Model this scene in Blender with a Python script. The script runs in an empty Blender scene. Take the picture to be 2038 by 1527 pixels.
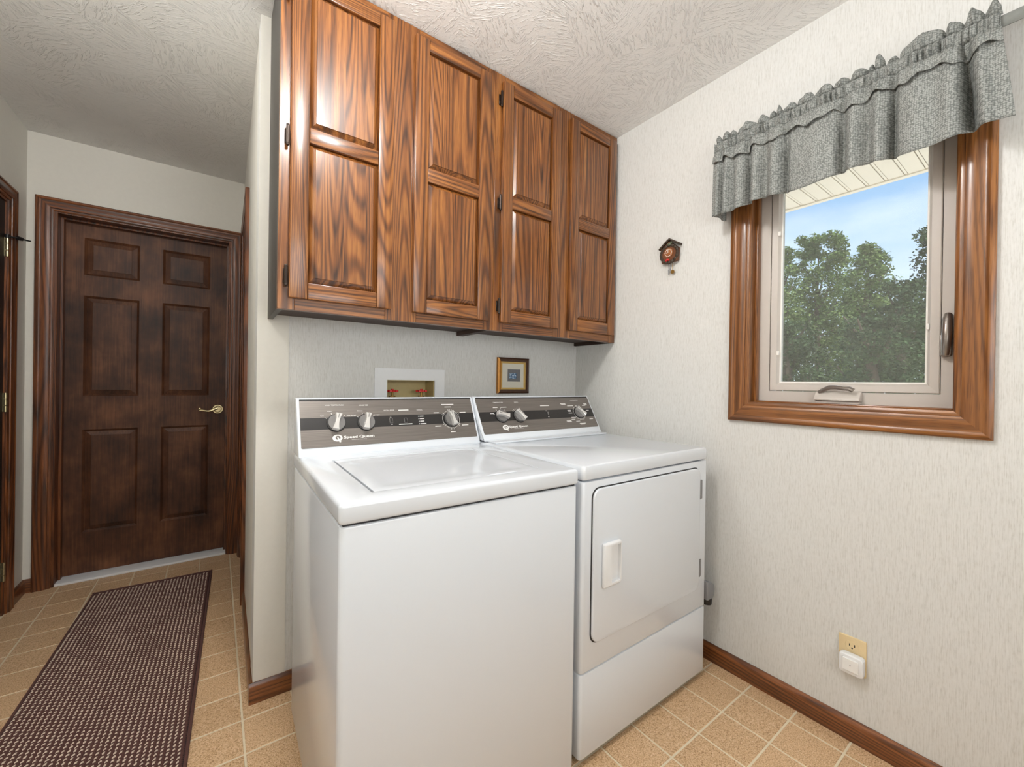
import bpy, bmesh, math, random
from mathutils import Matrix, Vector

random.seed(7)
SC = bpy.context.scene
COL = SC.collection
PI = math.pi

# ---------------------------------------------------------------- camera
cam_d = bpy.data.cameras.new('camera')
cam = bpy.data.objects.new('camera', cam_d)
COL.objects.link(cam)
cam_d.sensor_fit = 'HORIZONTAL'
cam_d.sensor_width = 36.0
cam_d.lens = 812.6 / 2038 * 36.0
cam_d.clip_start = 0.02
cam_d.clip_end = 300
_r = Vector((0.80894358, -0.587699, 0.01483793))
_u = Vector((-0.01047251, 0.01082965, 0.99988652))
_f = Vector((0.58779299, 0.80900717, -0.00260589))
cam.matrix_world = Matrix(((_r.x, _u.x, -_f.x, -1.69248), (_r.y, _u.y, -_f.y, -1.70271), (_r.z, _u.z, -_f.z, 1.15061), (0, 0, 0, 1)))
SC.camera = cam

# ---------------------------------------------------------------- world, sun, lamps, exposure
W = bpy.data.worlds.new('world')
SC.world = W
W.use_nodes = True
wn, wl = W.node_tree.nodes, W.node_tree.links
wn.clear()
w_out = wn.new('ShaderNodeOutputWorld')
w_bg = wn.new('ShaderNodeBackground')
w_tc = wn.new('ShaderNodeTexCoord')
w_sep = wn.new('ShaderNodeSeparateXYZ')
wl.new(w_tc.outputs['Generated'], w_sep.inputs[0])
w_rmp = wn.new('ShaderNodeValToRGB')
w_rmp.color_ramp.elements[0].position = 0.0
w_rmp.color_ramp.elements[0].color = (0.66, 0.78, 0.92, 1)
w_rmp.color_ramp.elements[1].position = 0.55
w_rmp.color_ramp.elements[1].color = (0.17, 0.40, 0.76, 1)
wl.new(w_sep.outputs['Z'], w_rmp.inputs[0])
w_map = wn.new('ShaderNodeMapping')
w_map.inputs['Scale'].default_value = (2.2, 2.2, 8.0)
w_map.inputs['Rotation'].default_value = (0.25, 0.0, 0.0)
wl.new(w_tc.outputs['Generated'], w_map.inputs[0])
w_noi = wn.new('ShaderNodeTexNoise')
w_noi.inputs['Scale'].default_value = 1.6
w_noi.inputs['Detail'].default_value = 5
w_noi.inputs['Roughness'].default_value = 0.55
wl.new(w_map.outputs[0], w_noi.inputs['Vector'])
w_cr = wn.new('ShaderNodeValToRGB')
w_cr.color_ramp.elements[0].position = 0.36
w_cr.color_ramp.elements[0].color = (0, 0, 0, 1)
w_cr.color_ramp.elements[1].position = 0.75
w_cr.color_ramp.elements[1].color = (0.75, 0.75, 0.75, 1)
wl.new(w_noi.outputs['Fac'], w_cr.inputs[0])
w_mix = wn.new('ShaderNodeMix')
w_mix.data_type = 'RGBA'
w_mix.inputs['B'].default_value = (0.80, 0.87, 0.95, 1)
wl.new(w_cr.outputs[0], w_mix.inputs['Factor'])
wl.new(w_rmp.outputs[0], w_mix.inputs['A'])
wl.new(w_mix.outputs['Result'], w_bg.inputs['Color'])
w_bg.inputs['Strength'].default_value = 2.0
wl.new(w_bg.outputs[0], w_out.inputs[0])

def lamp(name, kind, loc, power, color, **kw):
    d = bpy.data.lights.new(name, kind)
    d.energy = power
    d.color = color
    for k, v in kw.items():
        setattr(d, k, v)
    o = bpy.data.objects.new(name, d)
    o.location = loc
    COL.objects.link(o)
    return o

sun = lamp('sun', 'SUN', (0, 0, 30), 8.0, (1.0, 0.96, 0.88), angle=math.radians(2))
sun.rotation_euler = Vector((0.06, 0.50, -0.85)).to_track_quat('-Z', 'Y').to_euler()
# round ceiling lamp of the laundry room, above and left of the view
lamp('ceiling_lamp', 'POINT', (-1.40, -1.0, 2.31), 32, (1.0, 0.992, 0.98), shadow_soft_size=0.10)
# added fill light, unseen left of the view, to brighten the hall
lamp('hall_fill', 'POINT', (-2.22, -0.42, 2.33), 15, (1.0, 0.99, 0.975), shadow_soft_size=0.10)
# added cool area fill behind the camera; the rear wall has no opening
rear = lamp('rear_fill', 'AREA', (-1.35, -2.86, 1.6), 34, (0.94, 0.975, 1.0), shape='RECTANGLE', size=1.9, size_y=1.1)
rear.rotation_euler = (math.radians(114), 0, 0)

SC.view_settings.view_transform = 'Standard'
SC.view_settings.look = 'None'
SC.view_settings.gamma = 1.0
SC.view_settings.use_curve_mapping = False
SC.view_settings.exposure = 0.0

# ---------------------------------------------------------------- material helpers
def lin(r, g, b):
    def c(v):
        v /= 255.0
        return v / 12.92 if v <= 0.04045 else ((v + 0.055) / 1.055) ** 2.4
    return (c(r), c(g), c(b), 1)

class NT:
    def __init__(s, name):
        s.m = bpy.data.materials.new(name)
        s.m.use_nodes = True
        s.n, s.l = s.m.node_tree.nodes, s.m.node_tree.links
        s.b = s.n['Principled BSDF']
        s.out = s.n['Material Output']
    def node(s, t, **kw):
        x = s.n.new(t)
        for k, v in kw.items():
            setattr(x, k, v)
        return x
    def link(s, a, b):
        s.l.new(a, b)
    def val(s, sock, v):
        sock.default_value = v
    def ramp(s, src, stops):
        r = s.node('ShaderNodeValToRGB')
        e = r.color_ramp.elements
        while len(e) < len(stops):
            e.new(0.5)
        for i, (p, c) in enumerate(stops):
            e[i].position = p
            e[i].color = c if len(c) == 4 else (*c, 1)
        s.link(src, r.inputs[0])
        return r.outputs[0]
    def coords(s, scale=(1, 1, 1), kind='Object', rnd=False, rot=(0, 0, 0)):
        tc = s.node('ShaderNodeTexCoord')
        v = tc.outputs[kind]
        if rnd:
            oi = s.node('ShaderNodeObjectInfo')
            mu = s.node('ShaderNodeVectorMath', operation='SCALE')
            mu.inputs[0].default_value = (17.3, 11.9, 23.7)
            s.link(oi.outputs['Random'], mu.inputs['Scale'])
            ad = s.node('ShaderNodeVectorMath', operation='ADD')
            s.link(v, ad.inputs[0])
            s.link(mu.outputs[0], ad.inputs[1])
            v = ad.outputs[0]
        mp = s.node('ShaderNodeMapping')
        mp.inputs['Scale'].default_value = scale
        mp.inputs['Rotation'].default_value = rot
        s.link(v, mp.inputs[0])
        return mp.outputs[0]
    def noise(s, vec, scale, detail=2, rough=0.5, dist=0):
        x = s.node('ShaderNodeTexNoise')
        x.inputs['Scale'].default_value = scale
        x.inputs['Detail'].default_value = detail
        x.inputs['Roughness'].default_value = rough
        x.inputs['Distortion'].default_value = dist
        s.link(vec, x.inputs['Vector'])
        return x.outputs['Fac']
    def math(s, op, a, b=None, c=None):
        x = s.node('ShaderNodeMath', operation=op)
        for i, v in enumerate((a, b, c)):
            if v is None:
                continue
            if isinstance(v, (int, float)):
                x.inputs[i].default_value = v
            else:
                s.link(v, x.inputs[i])
        return x.outputs[0]
    def mix(s, fac, a, b, mode='MIX'):
        x = s.node('ShaderNodeMix', data_type='RGBA', blend_type=mode)
        for k, v in (('Factor', fac), ('A', a), ('B', b)):
            if isinstance(v, (int, float)):
                x.inputs[k].default_value = v
            elif isinstance(v, tuple):
                x.inputs[k].default_value = v
            else:
                s.link(v, x.inputs[k])
        return x.outputs['Result']
    def bump(s, h, strength=0.3, dist=0.002, into=None):
        b = s.node('ShaderNodeBump')
        b.inputs['Strength'].default_value = strength
        b.inputs['Distance'].default_value = dist
        s.link(h, b.inputs['Height'])
        s.link(b.outputs[0], s.b.inputs['Normal'])
    def set(s, **kw):
        names = dict(color='Base Color', rough='Roughness', metal='Metallic', coat='Coat Weight', coat_rough='Coat Roughness', spec='Specular IOR Level', ior='IOR')
        for k, v in kw.items():
            i = s.b.inputs[names[k]]
            if isinstance(v, (int, float)) or isinstance(v, tuple):
                i.default_value = v
            else:
                s.link(v, i)
        return s

def plain(name, col, rough=0.5, metal=0.0, coat=0.0, var=0.06, scale=60.0, spec=0.5):
    t = NT(name)
    n = t.noise(t.coords(), scale, 3)
    c2 = tuple(min(1, c * (1 - var)) for c in col[:3]) + (1,)
    c1 = tuple(min(1, c * (1 + var)) for c in col[:3]) + (1,)
    t.set(color=t.mix(n, c2, c1), rough=rough, metal=metal, coat=coat, spec=spec)
    t.b.inputs['Coat Roughness'].default_value = 0.08
    return t.m

def wood(name, axis, light, mid, dark, rough=0.32, coat=0.35, ring=190, contrast=1.0, boards=None):
    t = NT(name)
    def vec(scale):
        v = t.coords((1, 1, 1), rnd=True)
        if boards is not None:
            # glued-up boards: each strip gets its own piece of grain
            ax, width = boards
            tc = t.node('ShaderNodeTexCoord')
            sp = t.node('ShaderNodeSeparateXYZ')
            t.link(tc.outputs['Object'], sp.inputs[0])
            fl = t.math('FLOOR', t.math('DIVIDE', sp.outputs[ax], width))
            sc_ = t.node('ShaderNodeVectorMath', operation='SCALE')
            sc_.inputs[0].default_value = (3.17, 5.71, 7.93)
            t.link(fl, sc_.inputs['Scale'])
            ad = t.node('ShaderNodeVectorMath', operation='ADD')
            t.link(v, ad.inputs[0])
            t.link(sc_.outputs[0], ad.inputs[1])
            v = ad.outputs[0]
        mp = t.node('ShaderNodeMapping')
        mp.inputs['Scale'].default_value = scale
        t.link(v, mp.inputs[0])
        return mp.outputs[0]
    def st3(across, along):
        x = [across] * 3
        x[axis] = along
        return tuple(x)
    n = t.noise(vec(st3(7.0, 0.38)), 1.0, 1.0, 0.4, 0.05)
    sn = t.math('MULTIPLY_ADD', t.math('SINE', t.math('MULTIPLY', n, ring)), 0.5, 0.5)
    rings = t.math('POWER', sn, 2.2)
    st = t.noise(vec(st3(95.0, 2.0)), 1.0, 2, 0.6)
    po = t.noise(vec(st3(430.0, 16.0)), 1.0, 1, 0.5)
    lo = t.noise(vec(st3(9.0, 0.3)), 1.0, 2, 0.5)
    g = t.math('ADD', t.math('MULTIPLY', rings, 0.34 * contrast), t.math('MULTIPLY', st, 0.75))
    base = t.ramp(g, [(0.22, light), (0.48, mid), (0.86, dark)])
    pores = t.ramp(po, [(0.32, (0.42, 0.37, 0.33)), (0.48, (1, 1, 1))])
    c = t.mix(0.6, base, pores, 'MULTIPLY')
    tone = t.ramp(lo, [(0.3, (0.78, 0.74, 0.72)), (0.7, (1.14, 1.12, 1.10))])
    c = t.mix(0.85, c, tone, 'MULTIPLY')
    t.set(color=c, rough=rough, coat=coat)
    t.b.inputs['Coat Roughness'].default_value = 0.14
    t.bump(t.math('ADD', t.math('MULTIPLY', po, 0.6), t.math('MULTIPLY', rings, 0.4)), 0.10, 0.0005)
    return t.m

OAK_C = (lin(158, 104, 52), lin(122, 74, 35), lin(56, 32, 16))
OAK_V = wood('oak_vertical_grain', 2, *OAK_C)
OAK_P = wood('oak_panel_boards', 2, *OAK_C, boards=('X', 0.068))
OAK_H = wood('oak_horizontal_grain', 0, *OAK_C)
OAKW_C = (lin(160, 106, 54), lin(130, 82, 40), lin(74, 45, 23))
OAKW_V = wood('window_oak_vertical', 2, *OAKW_C, contrast=0.75, coat=0.18)
OAKW_H = wood('window_oak_horizontal', 1, *OAKW_C, contrast=0.75, coat=0.18)
BASE_C = (lin(146, 90, 48), lin(116, 68, 34), lin(66, 38, 22))
BASE_X = wood('baseboard_oak_along_x', 0, *BASE_C)
BASE_Y = wood('baseboard_oak_along_y', 1, *BASE_C)
CAS_C = (lin(142, 84, 44), lin(102, 58, 30), lin(46, 26, 16))
CAS_V = wood('dark_casing_vertical', 2, *CAS_C, coat=0.12, rough=0.38)
CAS_X = wood('dark_casing_along_x', 0, *CAS_C, coat=0.12, rough=0.38)
CAS_Y = wood('dark_casing_along_y', 1, *CAS_C, coat=0.12, rough=0.38)

def stained_door(name, a, b, c):
    t = NT(name)
    n1 = t.noise(t.coords((5, 5, 3.5)), 1.0, 4, 0.6)
    n2 = t.noise(t.coords((140, 140, 5)), 1.0, 2, 0.6)
    g = t.math('ADD', t.math('MULTIPLY', n1, 0.8), t.math('MULTIPLY', n2, 0.25))
    t.set(color=t.ramp(g, [(0.34, c), (0.52, b), (0.70, a)]), rough=0.5, coat=0.0, spec=0.35)
    t.bump(n2, 0.12, 0.0005)
    return t.m
DOOR_M = stained_door('dark_stained_door', lin(126, 82, 54), lin(84, 52, 34), lin(46, 28, 19))
BLACK_DOOR = stained_door('near_black_door', lin(40, 26, 20), lin(28, 18, 14), lin(16, 11, 9))

def wallpaper():
    t = NT('strie_wallpaper')
    n = t.noise(t.coords((520, 520, 16)), 1.0, 2, 0.6)
    m = t.noise(t.coords((200, 200, 60)), 1.0, 3, 0.6)
    lo = t.noise(t.coords((1.2, 1.2, 0.8)), 1.0, 2, 0.5)
    g = t.math('ADD', t.math('MULTIPLY', n, 0.6), t.math('MULTIPLY', m, 0.4))
    c = t.ramp(g, [(0.36, lin(202, 201, 196)), (0.5, lin(218, 218, 215)), (0.7, lin(225, 225, 223))])
    c = t.mix(0.6, c, t.ramp(lo, [(0.35, (0.97, 0.955, 0.93)), (0.65, (1, 1, 1))]), 'MULTIPLY')
    t.set(color=c, rough=0.65, spec=0.3)
    t.bump(g, 0.16, 0.0010)
    return t.m
WALL = wallpaper()
PAINT = plain('hall_white_paint', lin(222, 219, 210), 0.7, var=0.03)

def ceiling_mat():
    t = NT('stomped_ceiling_texture')
    base = t.coords((1, 1, 1))
    vo = t.node('ShaderNodeTexVoronoi')
    vo.inputs['Scale'].default_value = 7.0
    t.link(base, vo.inputs['Vector'])
    vr = t.node('ShaderNodeVectorRotate', rotation_type='Z_AXIS')
    t.link(base, vr.inputs['Vector'])
    sp = t.node('ShaderNodeSeparateColor')
    t.link(vo.outputs['Color'], sp.inputs[0])
    t.link(t.math('MULTIPLY', sp.outputs[0], 6.28), vr.inputs['Angle'])
    mp = t.node('ShaderNodeMapping')
    mp.inputs['Scale'].default_value = (24, 120, 1)
    t.link(vr.outputs[0], mp.inputs[0])
    n = t.noise(mp.outputs[0], 1.0, 3, 0.6, 0.6)
    h = t.ramp(n, [(0.52, (0, 0, 0)), (0.62, (1, 1, 1))])
    fine = t.noise(base, 140, 3, 0.6)
    hh = t.math('ADD', h, t.math('MULTIPLY', fine, 0.35))
    t.set(color=lin(238, 237, 234), rough=0.85, spec=0.2)
    t.bump(hh, 0.6, 0.005)
    return t.m
CEIL = ceiling_mat()

def tile_mat():
    t = NT('speckled_tan_tile')
    v = t.coords((1, 1, 1), rnd=True)
    a = t.noise(v, 260, 3, 0.7)
    b = t.noise(v, 90, 3, 0.6)
    c = t.ramp(a, [(0.34, lin(140, 104, 66)), (0.46, lin(204, 168, 128)), (0.58, lin(219, 187, 151)), (0.72, lin(236, 214, 188))])
    c = t.mix(0.35, c, t.ramp(b, [(0.3, (0.80, 0.76, 0.7)), (0.7, (1.06, 1.04, 1.0))]), 'MULTIPLY')
    oi = t.node('ShaderNodeObjectInfo')
    c = t.mix(0.5, c, t.ramp(oi.outputs['Random'], [(0, (0.93, 0.92, 0.9)), (1, (1.05, 1.05, 1.05))]), 'MULTIPLY')
    t.set(color=c, rough=0.42, spec=0.4)
    t.bump(a, 0.15, 0.0006)
    return t.m
TILE = tile_mat()
GROUT = plain('pale_grout', lin(222, 208, 180), 0.8, var=0.08, scale=90)

def enamel():
    t = NT('white_enamel')
    n = t.noise(t.coords(), 700, 2, 0.5)
    t.set(color=lin(220, 225, 231), rough=0.24, coat=0.45, spec=0.5)
    t.b.inputs['Coat Roughness'].default_value = 0.04
    t.bump(n, 0.03, 0.0003)
    return t.m
ENAMEL = enamel()
GAP_SHADE = plain('gap_shade', lin(52, 50, 50), 0.8)  # dark colour stands in for the shade inside seams and gaps

def brushed():
    t = NT('brushed_grey_panel')
    n = t.noise(t.coords((6, 900, 900)), 1.0, 2, 0.6)
    t.set(color=t.ramp(n, [(0.3, lin(108, 102, 97)), (0.7, lin(134, 127, 121))]), rough=0.36, metal=0.55)
    return t.m
BRUSHED = brushed()
STRIPE = plain('dark_stripe', lin(36, 33, 32), 0.35)
CHROME = plain('satin_chrome', lin(228, 226, 223), 0.2, 0.6, var=0.03)
SILVER = plain('silver_plastic', lin(128, 126, 125), 0.3, 0.5)
BLACK = plain('black_plastic', lin(28, 27, 27), 0.45)
PRINT = plain('white_print', lin(238, 236, 232), 0.6)
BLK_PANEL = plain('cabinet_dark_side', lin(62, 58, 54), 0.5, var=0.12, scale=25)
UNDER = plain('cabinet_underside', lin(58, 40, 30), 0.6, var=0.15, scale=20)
BRONZE = plain('aged_bronze', lin(60, 50, 44), 0.35, 0.7)
VINYL = plain('taupe_vinyl', lin(196, 188, 180), 0.45, var=0.03)
VINYL_L = plain('pale_vinyl_bead', lin(235, 232, 226), 0.45, var=0.02)
NICKEL = plain('brushed_nickel', lin(150, 142, 136), 0.3, 0.8)
BRASSY = plain('pale_brass', lin(206, 190, 148), 0.25, 0.85)
BRASS = plain('old_brass', lin(150, 118, 60), 0.35, 0.8)
RED = plain('red_valve_enamel', lin(206, 30, 26), 0.35, coat=0.3)
WHITE = plain('white_plastic', lin(232, 233, 234), 0.4, var=0.02)
FROST = plain('frosted_lens', lin(240, 240, 238), 0.3, var=0.02)
IVORY = plain('ivory_plastic', lin(228, 206, 162), 0.4, var=0.03)
TANBOX = plain('tan_box_interior', lin(196, 178, 126), 0.5)
SOFFIT = plain('cream_soffit', lin(252, 243, 232), 0.6, var=0.02)
SIDING = plain('cream_siding', lin(226, 218, 196), 0.6, var=0.03)
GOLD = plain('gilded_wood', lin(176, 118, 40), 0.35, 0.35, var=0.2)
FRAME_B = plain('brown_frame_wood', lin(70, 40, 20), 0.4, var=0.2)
MATC = plain('cream_mat_board', lin(214, 210, 196), 0.9, var=0.02)
MATG = plain('grey_mat_board', lin(116, 116, 118), 0.9, var=0.04)
GREYP = plain('grey_plastic', lin(128, 128, 130), 0.45)
BOUNCE = plain('pale_reflector', lin(224, 214, 200), 0.9, var=0.1, scale=3)  # finish of the added slab that bounces light upward

def glass():
    t = NT('window_glass')
    t.n.remove(t.b)
    tr = t.node('ShaderNodeBsdfTransparent')
    tr.inputs[0].default_value = (0.93, 0.95, 0.94, 1)
    t.link(tr.outputs[0], t.out.inputs[0])
    return t.m
GLASS = glass()

def screen():
    t = NT('fine_grey_insect_screen')
    t.set(color=lin(150, 150, 146), rough=0.8, spec=0.2)
    tr = t.node('ShaderNodeBsdfTransparent')
    mx = t.node('ShaderNodeMixShader')
    mx.inputs[0].default_value = 0.20
    t.link(tr.outputs[0], mx.inputs[1])
    t.link(t.b.outputs[0], mx.inputs[2])
    t.link(mx.outputs[0], t.out.inputs[0])
    return t.m
SCREEN = screen()

def print_mat():
    t = NT('small_blue_print')
    v = t.coords((150, 150, 150))
    c = t.node('ShaderNodeTexChecker')
    c.inputs['Scale'].default_value = 0.9
    t.link(v, c.inputs['Vector'])
    n = t.noise(v, 1.1, 3)
    t.set(color=t.mix(t.math('GREATER_THAN', n, 0.52), lin(70, 104, 140), lin(186, 206, 222)), rough=0.6)
    return t.m
PRINTB = print_mat()

def fabric():
    t = NT('sage_ring_print_fabric')
    v = t.coords((1, 1, 1), 'UV')
    vo = t.node('ShaderNodeTexVoronoi')
    vo.inputs['Scale'].default_value = 190.0
    vo.inputs['Randomness'].default_value = 0.45
    t.link(v, vo.inputs['Vector'])
    ring = t.ramp(vo.outputs['Distance'], [(0.08, lin(118, 121, 118)), (0.24, lin(172, 174, 170)), (0.42, lin(150, 152, 148)), (0.62, lin(114, 117, 114))])
    n = t.noise(v, 600, 2)
    c = t.mix(0.35, ring, t.ramp(n, [(0.3, (0.75, 0.75, 0.75)), (0.7, (1.1, 1.1, 1.1))]), 'MULTIPLY')
    t.set(color=c, rough=0.9, spec=0.15)
    return t.m
FABRIC = fabric()
FABRIC_P = plain('sage_grey_fabric_sleeve', lin(130, 132, 128), 0.9, var=0.15, scale=120)

def leaf_mat(name, a, b):
    t = NT(name)
    n = t.noise(t.coords((0.9, 0.9, 0.9)), 1.0, 3)
    g = t.node('ShaderNodeNewGeometry')
    f = t.math('ADD', t.math('MULTIPLY', n, 0.6), t.math('MULTIPLY', g.outputs['Random Per Island'], 0.4))
    t.set(color=t.ramp(f, [(0.3, a), (0.7, b)]), rough=0.7, spec=0.2)
    return t.m
LEAF = leaf_mat('green_leaves', lin(76, 96, 52), lin(130, 148, 88))
LEAF_D = leaf_mat('deep_green_leaves', lin(50, 68, 44), lin(82, 102, 64))
BARK = plain('grey_bark', lin(96, 84, 70), 0.9, var=0.2, scale=6)
LAWN = leaf_mat('lawn', lin(60, 90, 42), lin(96, 124, 64))
RUGB = plain('dark_brown_rug_yarn', lin(92, 60, 54), 0.95, var=0.3, scale=120)
RUGE = plain('beige_rug_yarn', lin(226, 208, 188), 0.95, var=0.15, scale=120)
RUGK = plain('rug_backing', lin(46, 32, 32), 0.95)

# ---------------------------------------------------------------- mesh helpers
def merge(dst, src):
    me = bpy.data.meshes.new('tmp')
    src.to_mesh(me)
    src.free()
    dst.from_mesh(me)
    bpy.data.meshes.remove(me)

def box(bm, x0, x1, y0, y1, z0, z1, bev=0.0, seg=2, M=None):
    t = bmesh.new()
    bmesh.ops.create_cube(t, size=1.0)
    for v in t.verts:
        v.co = Vector(((x0 + x1) / 2 + v.co.x * (x1 - x0), (y0 + y1) / 2 + v.co.y * (y1 - y0), (z0 + z1) / 2 + v.co.z * (z1 - z0)))
    if bev > 0:
        bmesh.ops.bevel(t, geom=t.edges[:], offset=bev, segments=seg, profile=0.5, affect='EDGES')
    if M is not None:
        bmesh.ops.transform(t, matrix=M, verts=t.verts[:])
    merge(bm, t)
    return bm

def nb():
    return bmesh.new()

def B(*a, **k):
    return box(nb(), *a, **k)

def prism(bm, pts, mapf, a0, a1, bev=0.0, seg=2):
    """closed 2D outline pts extruded from a0 to a1; mapf(p,q,a)->xyz"""
    t = nb()
    v0 = [t.verts.new(mapf(p, q, a0)) for p, q in pts]
    v1 = [t.verts.new(mapf(p, q, a1)) for p, q in pts]
    n = len(pts)
    t.faces.new(v0)
    t.faces.new(v1[::-1])
    for i in range(n):
        j = (i + 1) % n
        t.faces.new((v0[j], v0[i], v1[i], v1[j]))
    bmesh.ops.recalc_face_normals(t, faces=t.faces[:])
    if bev > 0:
        bmesh.ops.bevel(t, geom=t.edges[:], offset=bev, segments=seg, profile=0.5, affect='EDGES')
    merge(bm, t)
    return bm

def cyl(bm, p0, p1, r0, r1=None, n=20):
    r1 = r0 if r1 is None else r1
    p0, p1 = Vector(p0), Vector(p1)
    d = p1 - p0
    t = nb()
    bmesh.ops.create_cone(t, cap_ends=True, segments=n, radius1=r0, radius2=r1, depth=d.length)
    M = Matrix.Translation((p0 + p1) / 2) @ d.to_track_quat('Z', 'Y').to_matrix().to_4x4()
    bmesh.ops.transform(t, matrix=M, verts=t.verts[:])
    merge(bm, t)
    return bm

def tube(bm, pts, r, n=10):
    pts = [Vector(p) for p in pts]
    rs = r if isinstance(r, (list, tuple)) else [r] * len(pts)
    rings = []
    t = nb()
    prev = None
    for i, p in enumerate(pts):
        d = (pts[min(i + 1, len(pts) - 1)] - pts[max(i - 1, 0)]).normalized()
        if prev is None:
            a = d.orthogonal().normalized()
        else:
            a = (prev - d * prev.dot(d)).normalized()
        prev = a
        b = d.cross(a)
        rings.append([t.verts.new(p + (a * math.cos(2 * PI * k / n) + b * math.sin(2 * PI * k / n)) * rs[i]) for k in range(n)])
    for i in range(len(rings) - 1):
        for k in range(n):
            t.faces.new((rings[i][k], rings[i][(k + 1) % n], rings[i + 1][(k + 1) % n], rings[i + 1][k]))
    t.faces.new(rings[0][::-1])
    t.faces.new(rings[-1])
    merge(bm, t)
    return bm

def sphere(bm, c, r, u=16, v=10, M=None):
    t = nb()
    bmesh.ops.create_uvsphere(t, u_segments=u, v_segments=v, radius=1)
    s = r if isinstance(r, (list, tuple)) else (r, r, r)
    for x in t.verts:
        x.co = Vector((x.co.x * s[0], x.co.y * s[1], x.co.z * s[2]))
    if M is not None:
        bmesh.ops.transform(t, matrix=M, verts=t.verts[:])
    bmesh.ops.translate(t, vec=c, verts=t.verts[:])
    merge(bm, t)
    return bm

def rrect(a0, a1, b0, b1, r, n=5):
    out = []
    for cx, cy, s in ((a1 - r, b1 - r, 0), (a0 + r, b1 - r, 1), (a0 + r, b0 + r, 2), (a1 - r, b0 + r, 3)):
        for i in range(n + 1):
            t = (s + i / n) * PI / 2
            out.append((cx + r * math.cos(t), cy + r * math.sin(t)))
    return out

def grid_boxes(bm, mapf, a0, a1, b0, b1, t0, t1, holes):
    """slab in (a,b) with rectangular holes, extruded t0..t1"""
    A = sorted({a0, a1, *[h[0] for h in holes], *[h[1] for h in holes]})
    Bq = sorted({b0, b1, *[h[2] for h in holes], *[h[3] for h in holes]})
    A = [x for x in A if a0 <= x <= a1]
    Bq = [x for x in Bq if b0 <= x <= b1]
    def solid(i, j):
        if not (0 <= i < len(A) - 1 and 0 <= j < len(Bq) - 1):
            return False
        ca, cb = (A[i] + A[i + 1]) / 2, (Bq[j] + Bq[j + 1]) / 2
        return not any(h[0] < ca < h[1] and h[2] < cb < h[3] for h in holes)
    t = nb()
    V = {}
    def vert(i, j, k):
        key = (i, j, k)
        if key not in V:
            V[key] = t.verts.new(mapf(A[i], Bq[j], t1 if k else t0))
        return V[key]
    for i in range(len(A) - 1):
        for j in range(len(Bq) - 1):
            if not solid(i, j):
                continue
            for k in (0, 1):
                t.faces.new((vert(i, j, k), vert(i + 1, j, k), vert(i + 1, j + 1, k), vert(i, j + 1, k)))
            for di, dj, e in ((-1, 0, ((i, j), (i, j + 1))), (1, 0, ((i + 1, j), (i + 1, j + 1))), (0, -1, ((i, j), (i + 1, j))), (0, 1, ((i, j + 1), (i + 1, j + 1)))):
                if not solid(i + di, j + dj):
                    (p, q), (r, s) = e
                    t.faces.new((vert(p, q, 0), vert(r, s, 0), vert(r, s, 1), vert(p, q, 1)))
    bmesh.ops.recalc_face_normals(t, faces=t.faces[:])
    merge(bm, t)
    return bm

def slab_recess(mapf, a0, a1, b0, b1, t0, t1, rec, depth, bev=0.008, rbev=0.003, seg=3):
    """block whose t1 face has a rectangular recess rec=(a0,a1,b0,b1)"""
    t = nb()
    o = [(a0, b0), (a1, b0), (a1, b1), (a0, b1)]
    r = [(rec[0], rec[2]), (rec[1], rec[2]), (rec[1], rec[3]), (rec[0], rec[3])]
    bot = [t.verts.new(mapf(a, b, t0)) for a, b in o]
    top = [t.verts.new(mapf(a, b, t1)) for a, b in o]
    ri = [t.verts.new(mapf(a, b, t1)) for a, b in r]
    rd = [t.verts.new(mapf(a, b, t1 - depth)) for a, b in r]
    t.faces.new(bot)
    t.faces.new(rd)
    for i in range(4):
        j = (i + 1) % 4
        t.faces.new((bot[i], bot[j], top[j], top[i]))
        t.faces.new((top[i], top[j], ri[j], ri[i]))
        t.faces.new((ri[i], ri[j], rd[j], rd[i]))
    bmesh.ops.recalc_face_normals(t, faces=t.faces[:])
    so, sr = set(bot + top), set(ri)
    eo = [e for e in t.edges if e.verts[0] in so and e.verts[1] in so]
    er = [e for e in t.edges if e.verts[0] in sr and e.verts[1] in sr]
    if rbev:
        bmesh.ops.bevel(t, geom=er, offset=rbev, segments=2, profile=0.5, affect='EDGES')
        so = {v for v in so if v.is_valid}
    if bev:
        eo = [e for e in eo if e.is_valid]
        bmesh.ops.bevel(t, geom=eo, offset=bev, segments=seg, profile=0.5, affect='EDGES')
    return t

def raised_panel(mapf, a0, a1, b0, b1, back, edge, field, slope):
    """raised panel: edge depth 'edge', sloping over 'slope' up to 'field' (t towards the viewer)"""
    t = nb()
    def ring(d, tt):
        return [t.verts.new(mapf(a, b, tt)) for a, b in ((a0 + d, b0 + d), (a1 - d, b0 + d), (a1 - d, b1 - d), (a0 + d, b1 - d))]
    e = 0.004
    R = [ring(-e, back), ring(-e, edge), ring(0.0, edge), ring(slope * 0.86, field - 0.0022), ring(slope * 0.9, field), ]
    t.faces.new(R[0])
    for x, y in zip(R[:-1], R[1:]):
        for i in range(4):
            j = (i + 1) % 4
            t.faces.new((x[i], x[j], y[j], y[i]))
    t.faces.new(R[-1])
    bmesh.ops.recalc_face_normals(t, faces=t.faces[:])
    return t

# ---------------------------------------------------------------- object helpers
XF = {}

def finish(bm, name, mat, smooth=True):
    if smooth:
        for f in bm.faces:
            f.smooth = True
        for e in bm.edges:
            if len(e.link_faces) == 2 and e.calc_face_angle(0) > 0.62:
                e.smooth = False
    me = bpy.data.meshes.new(name)
    bm.to_mesh(me)
    bm.free()
    if mat is not None:
        me.materials.append(mat)
    return me

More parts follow.
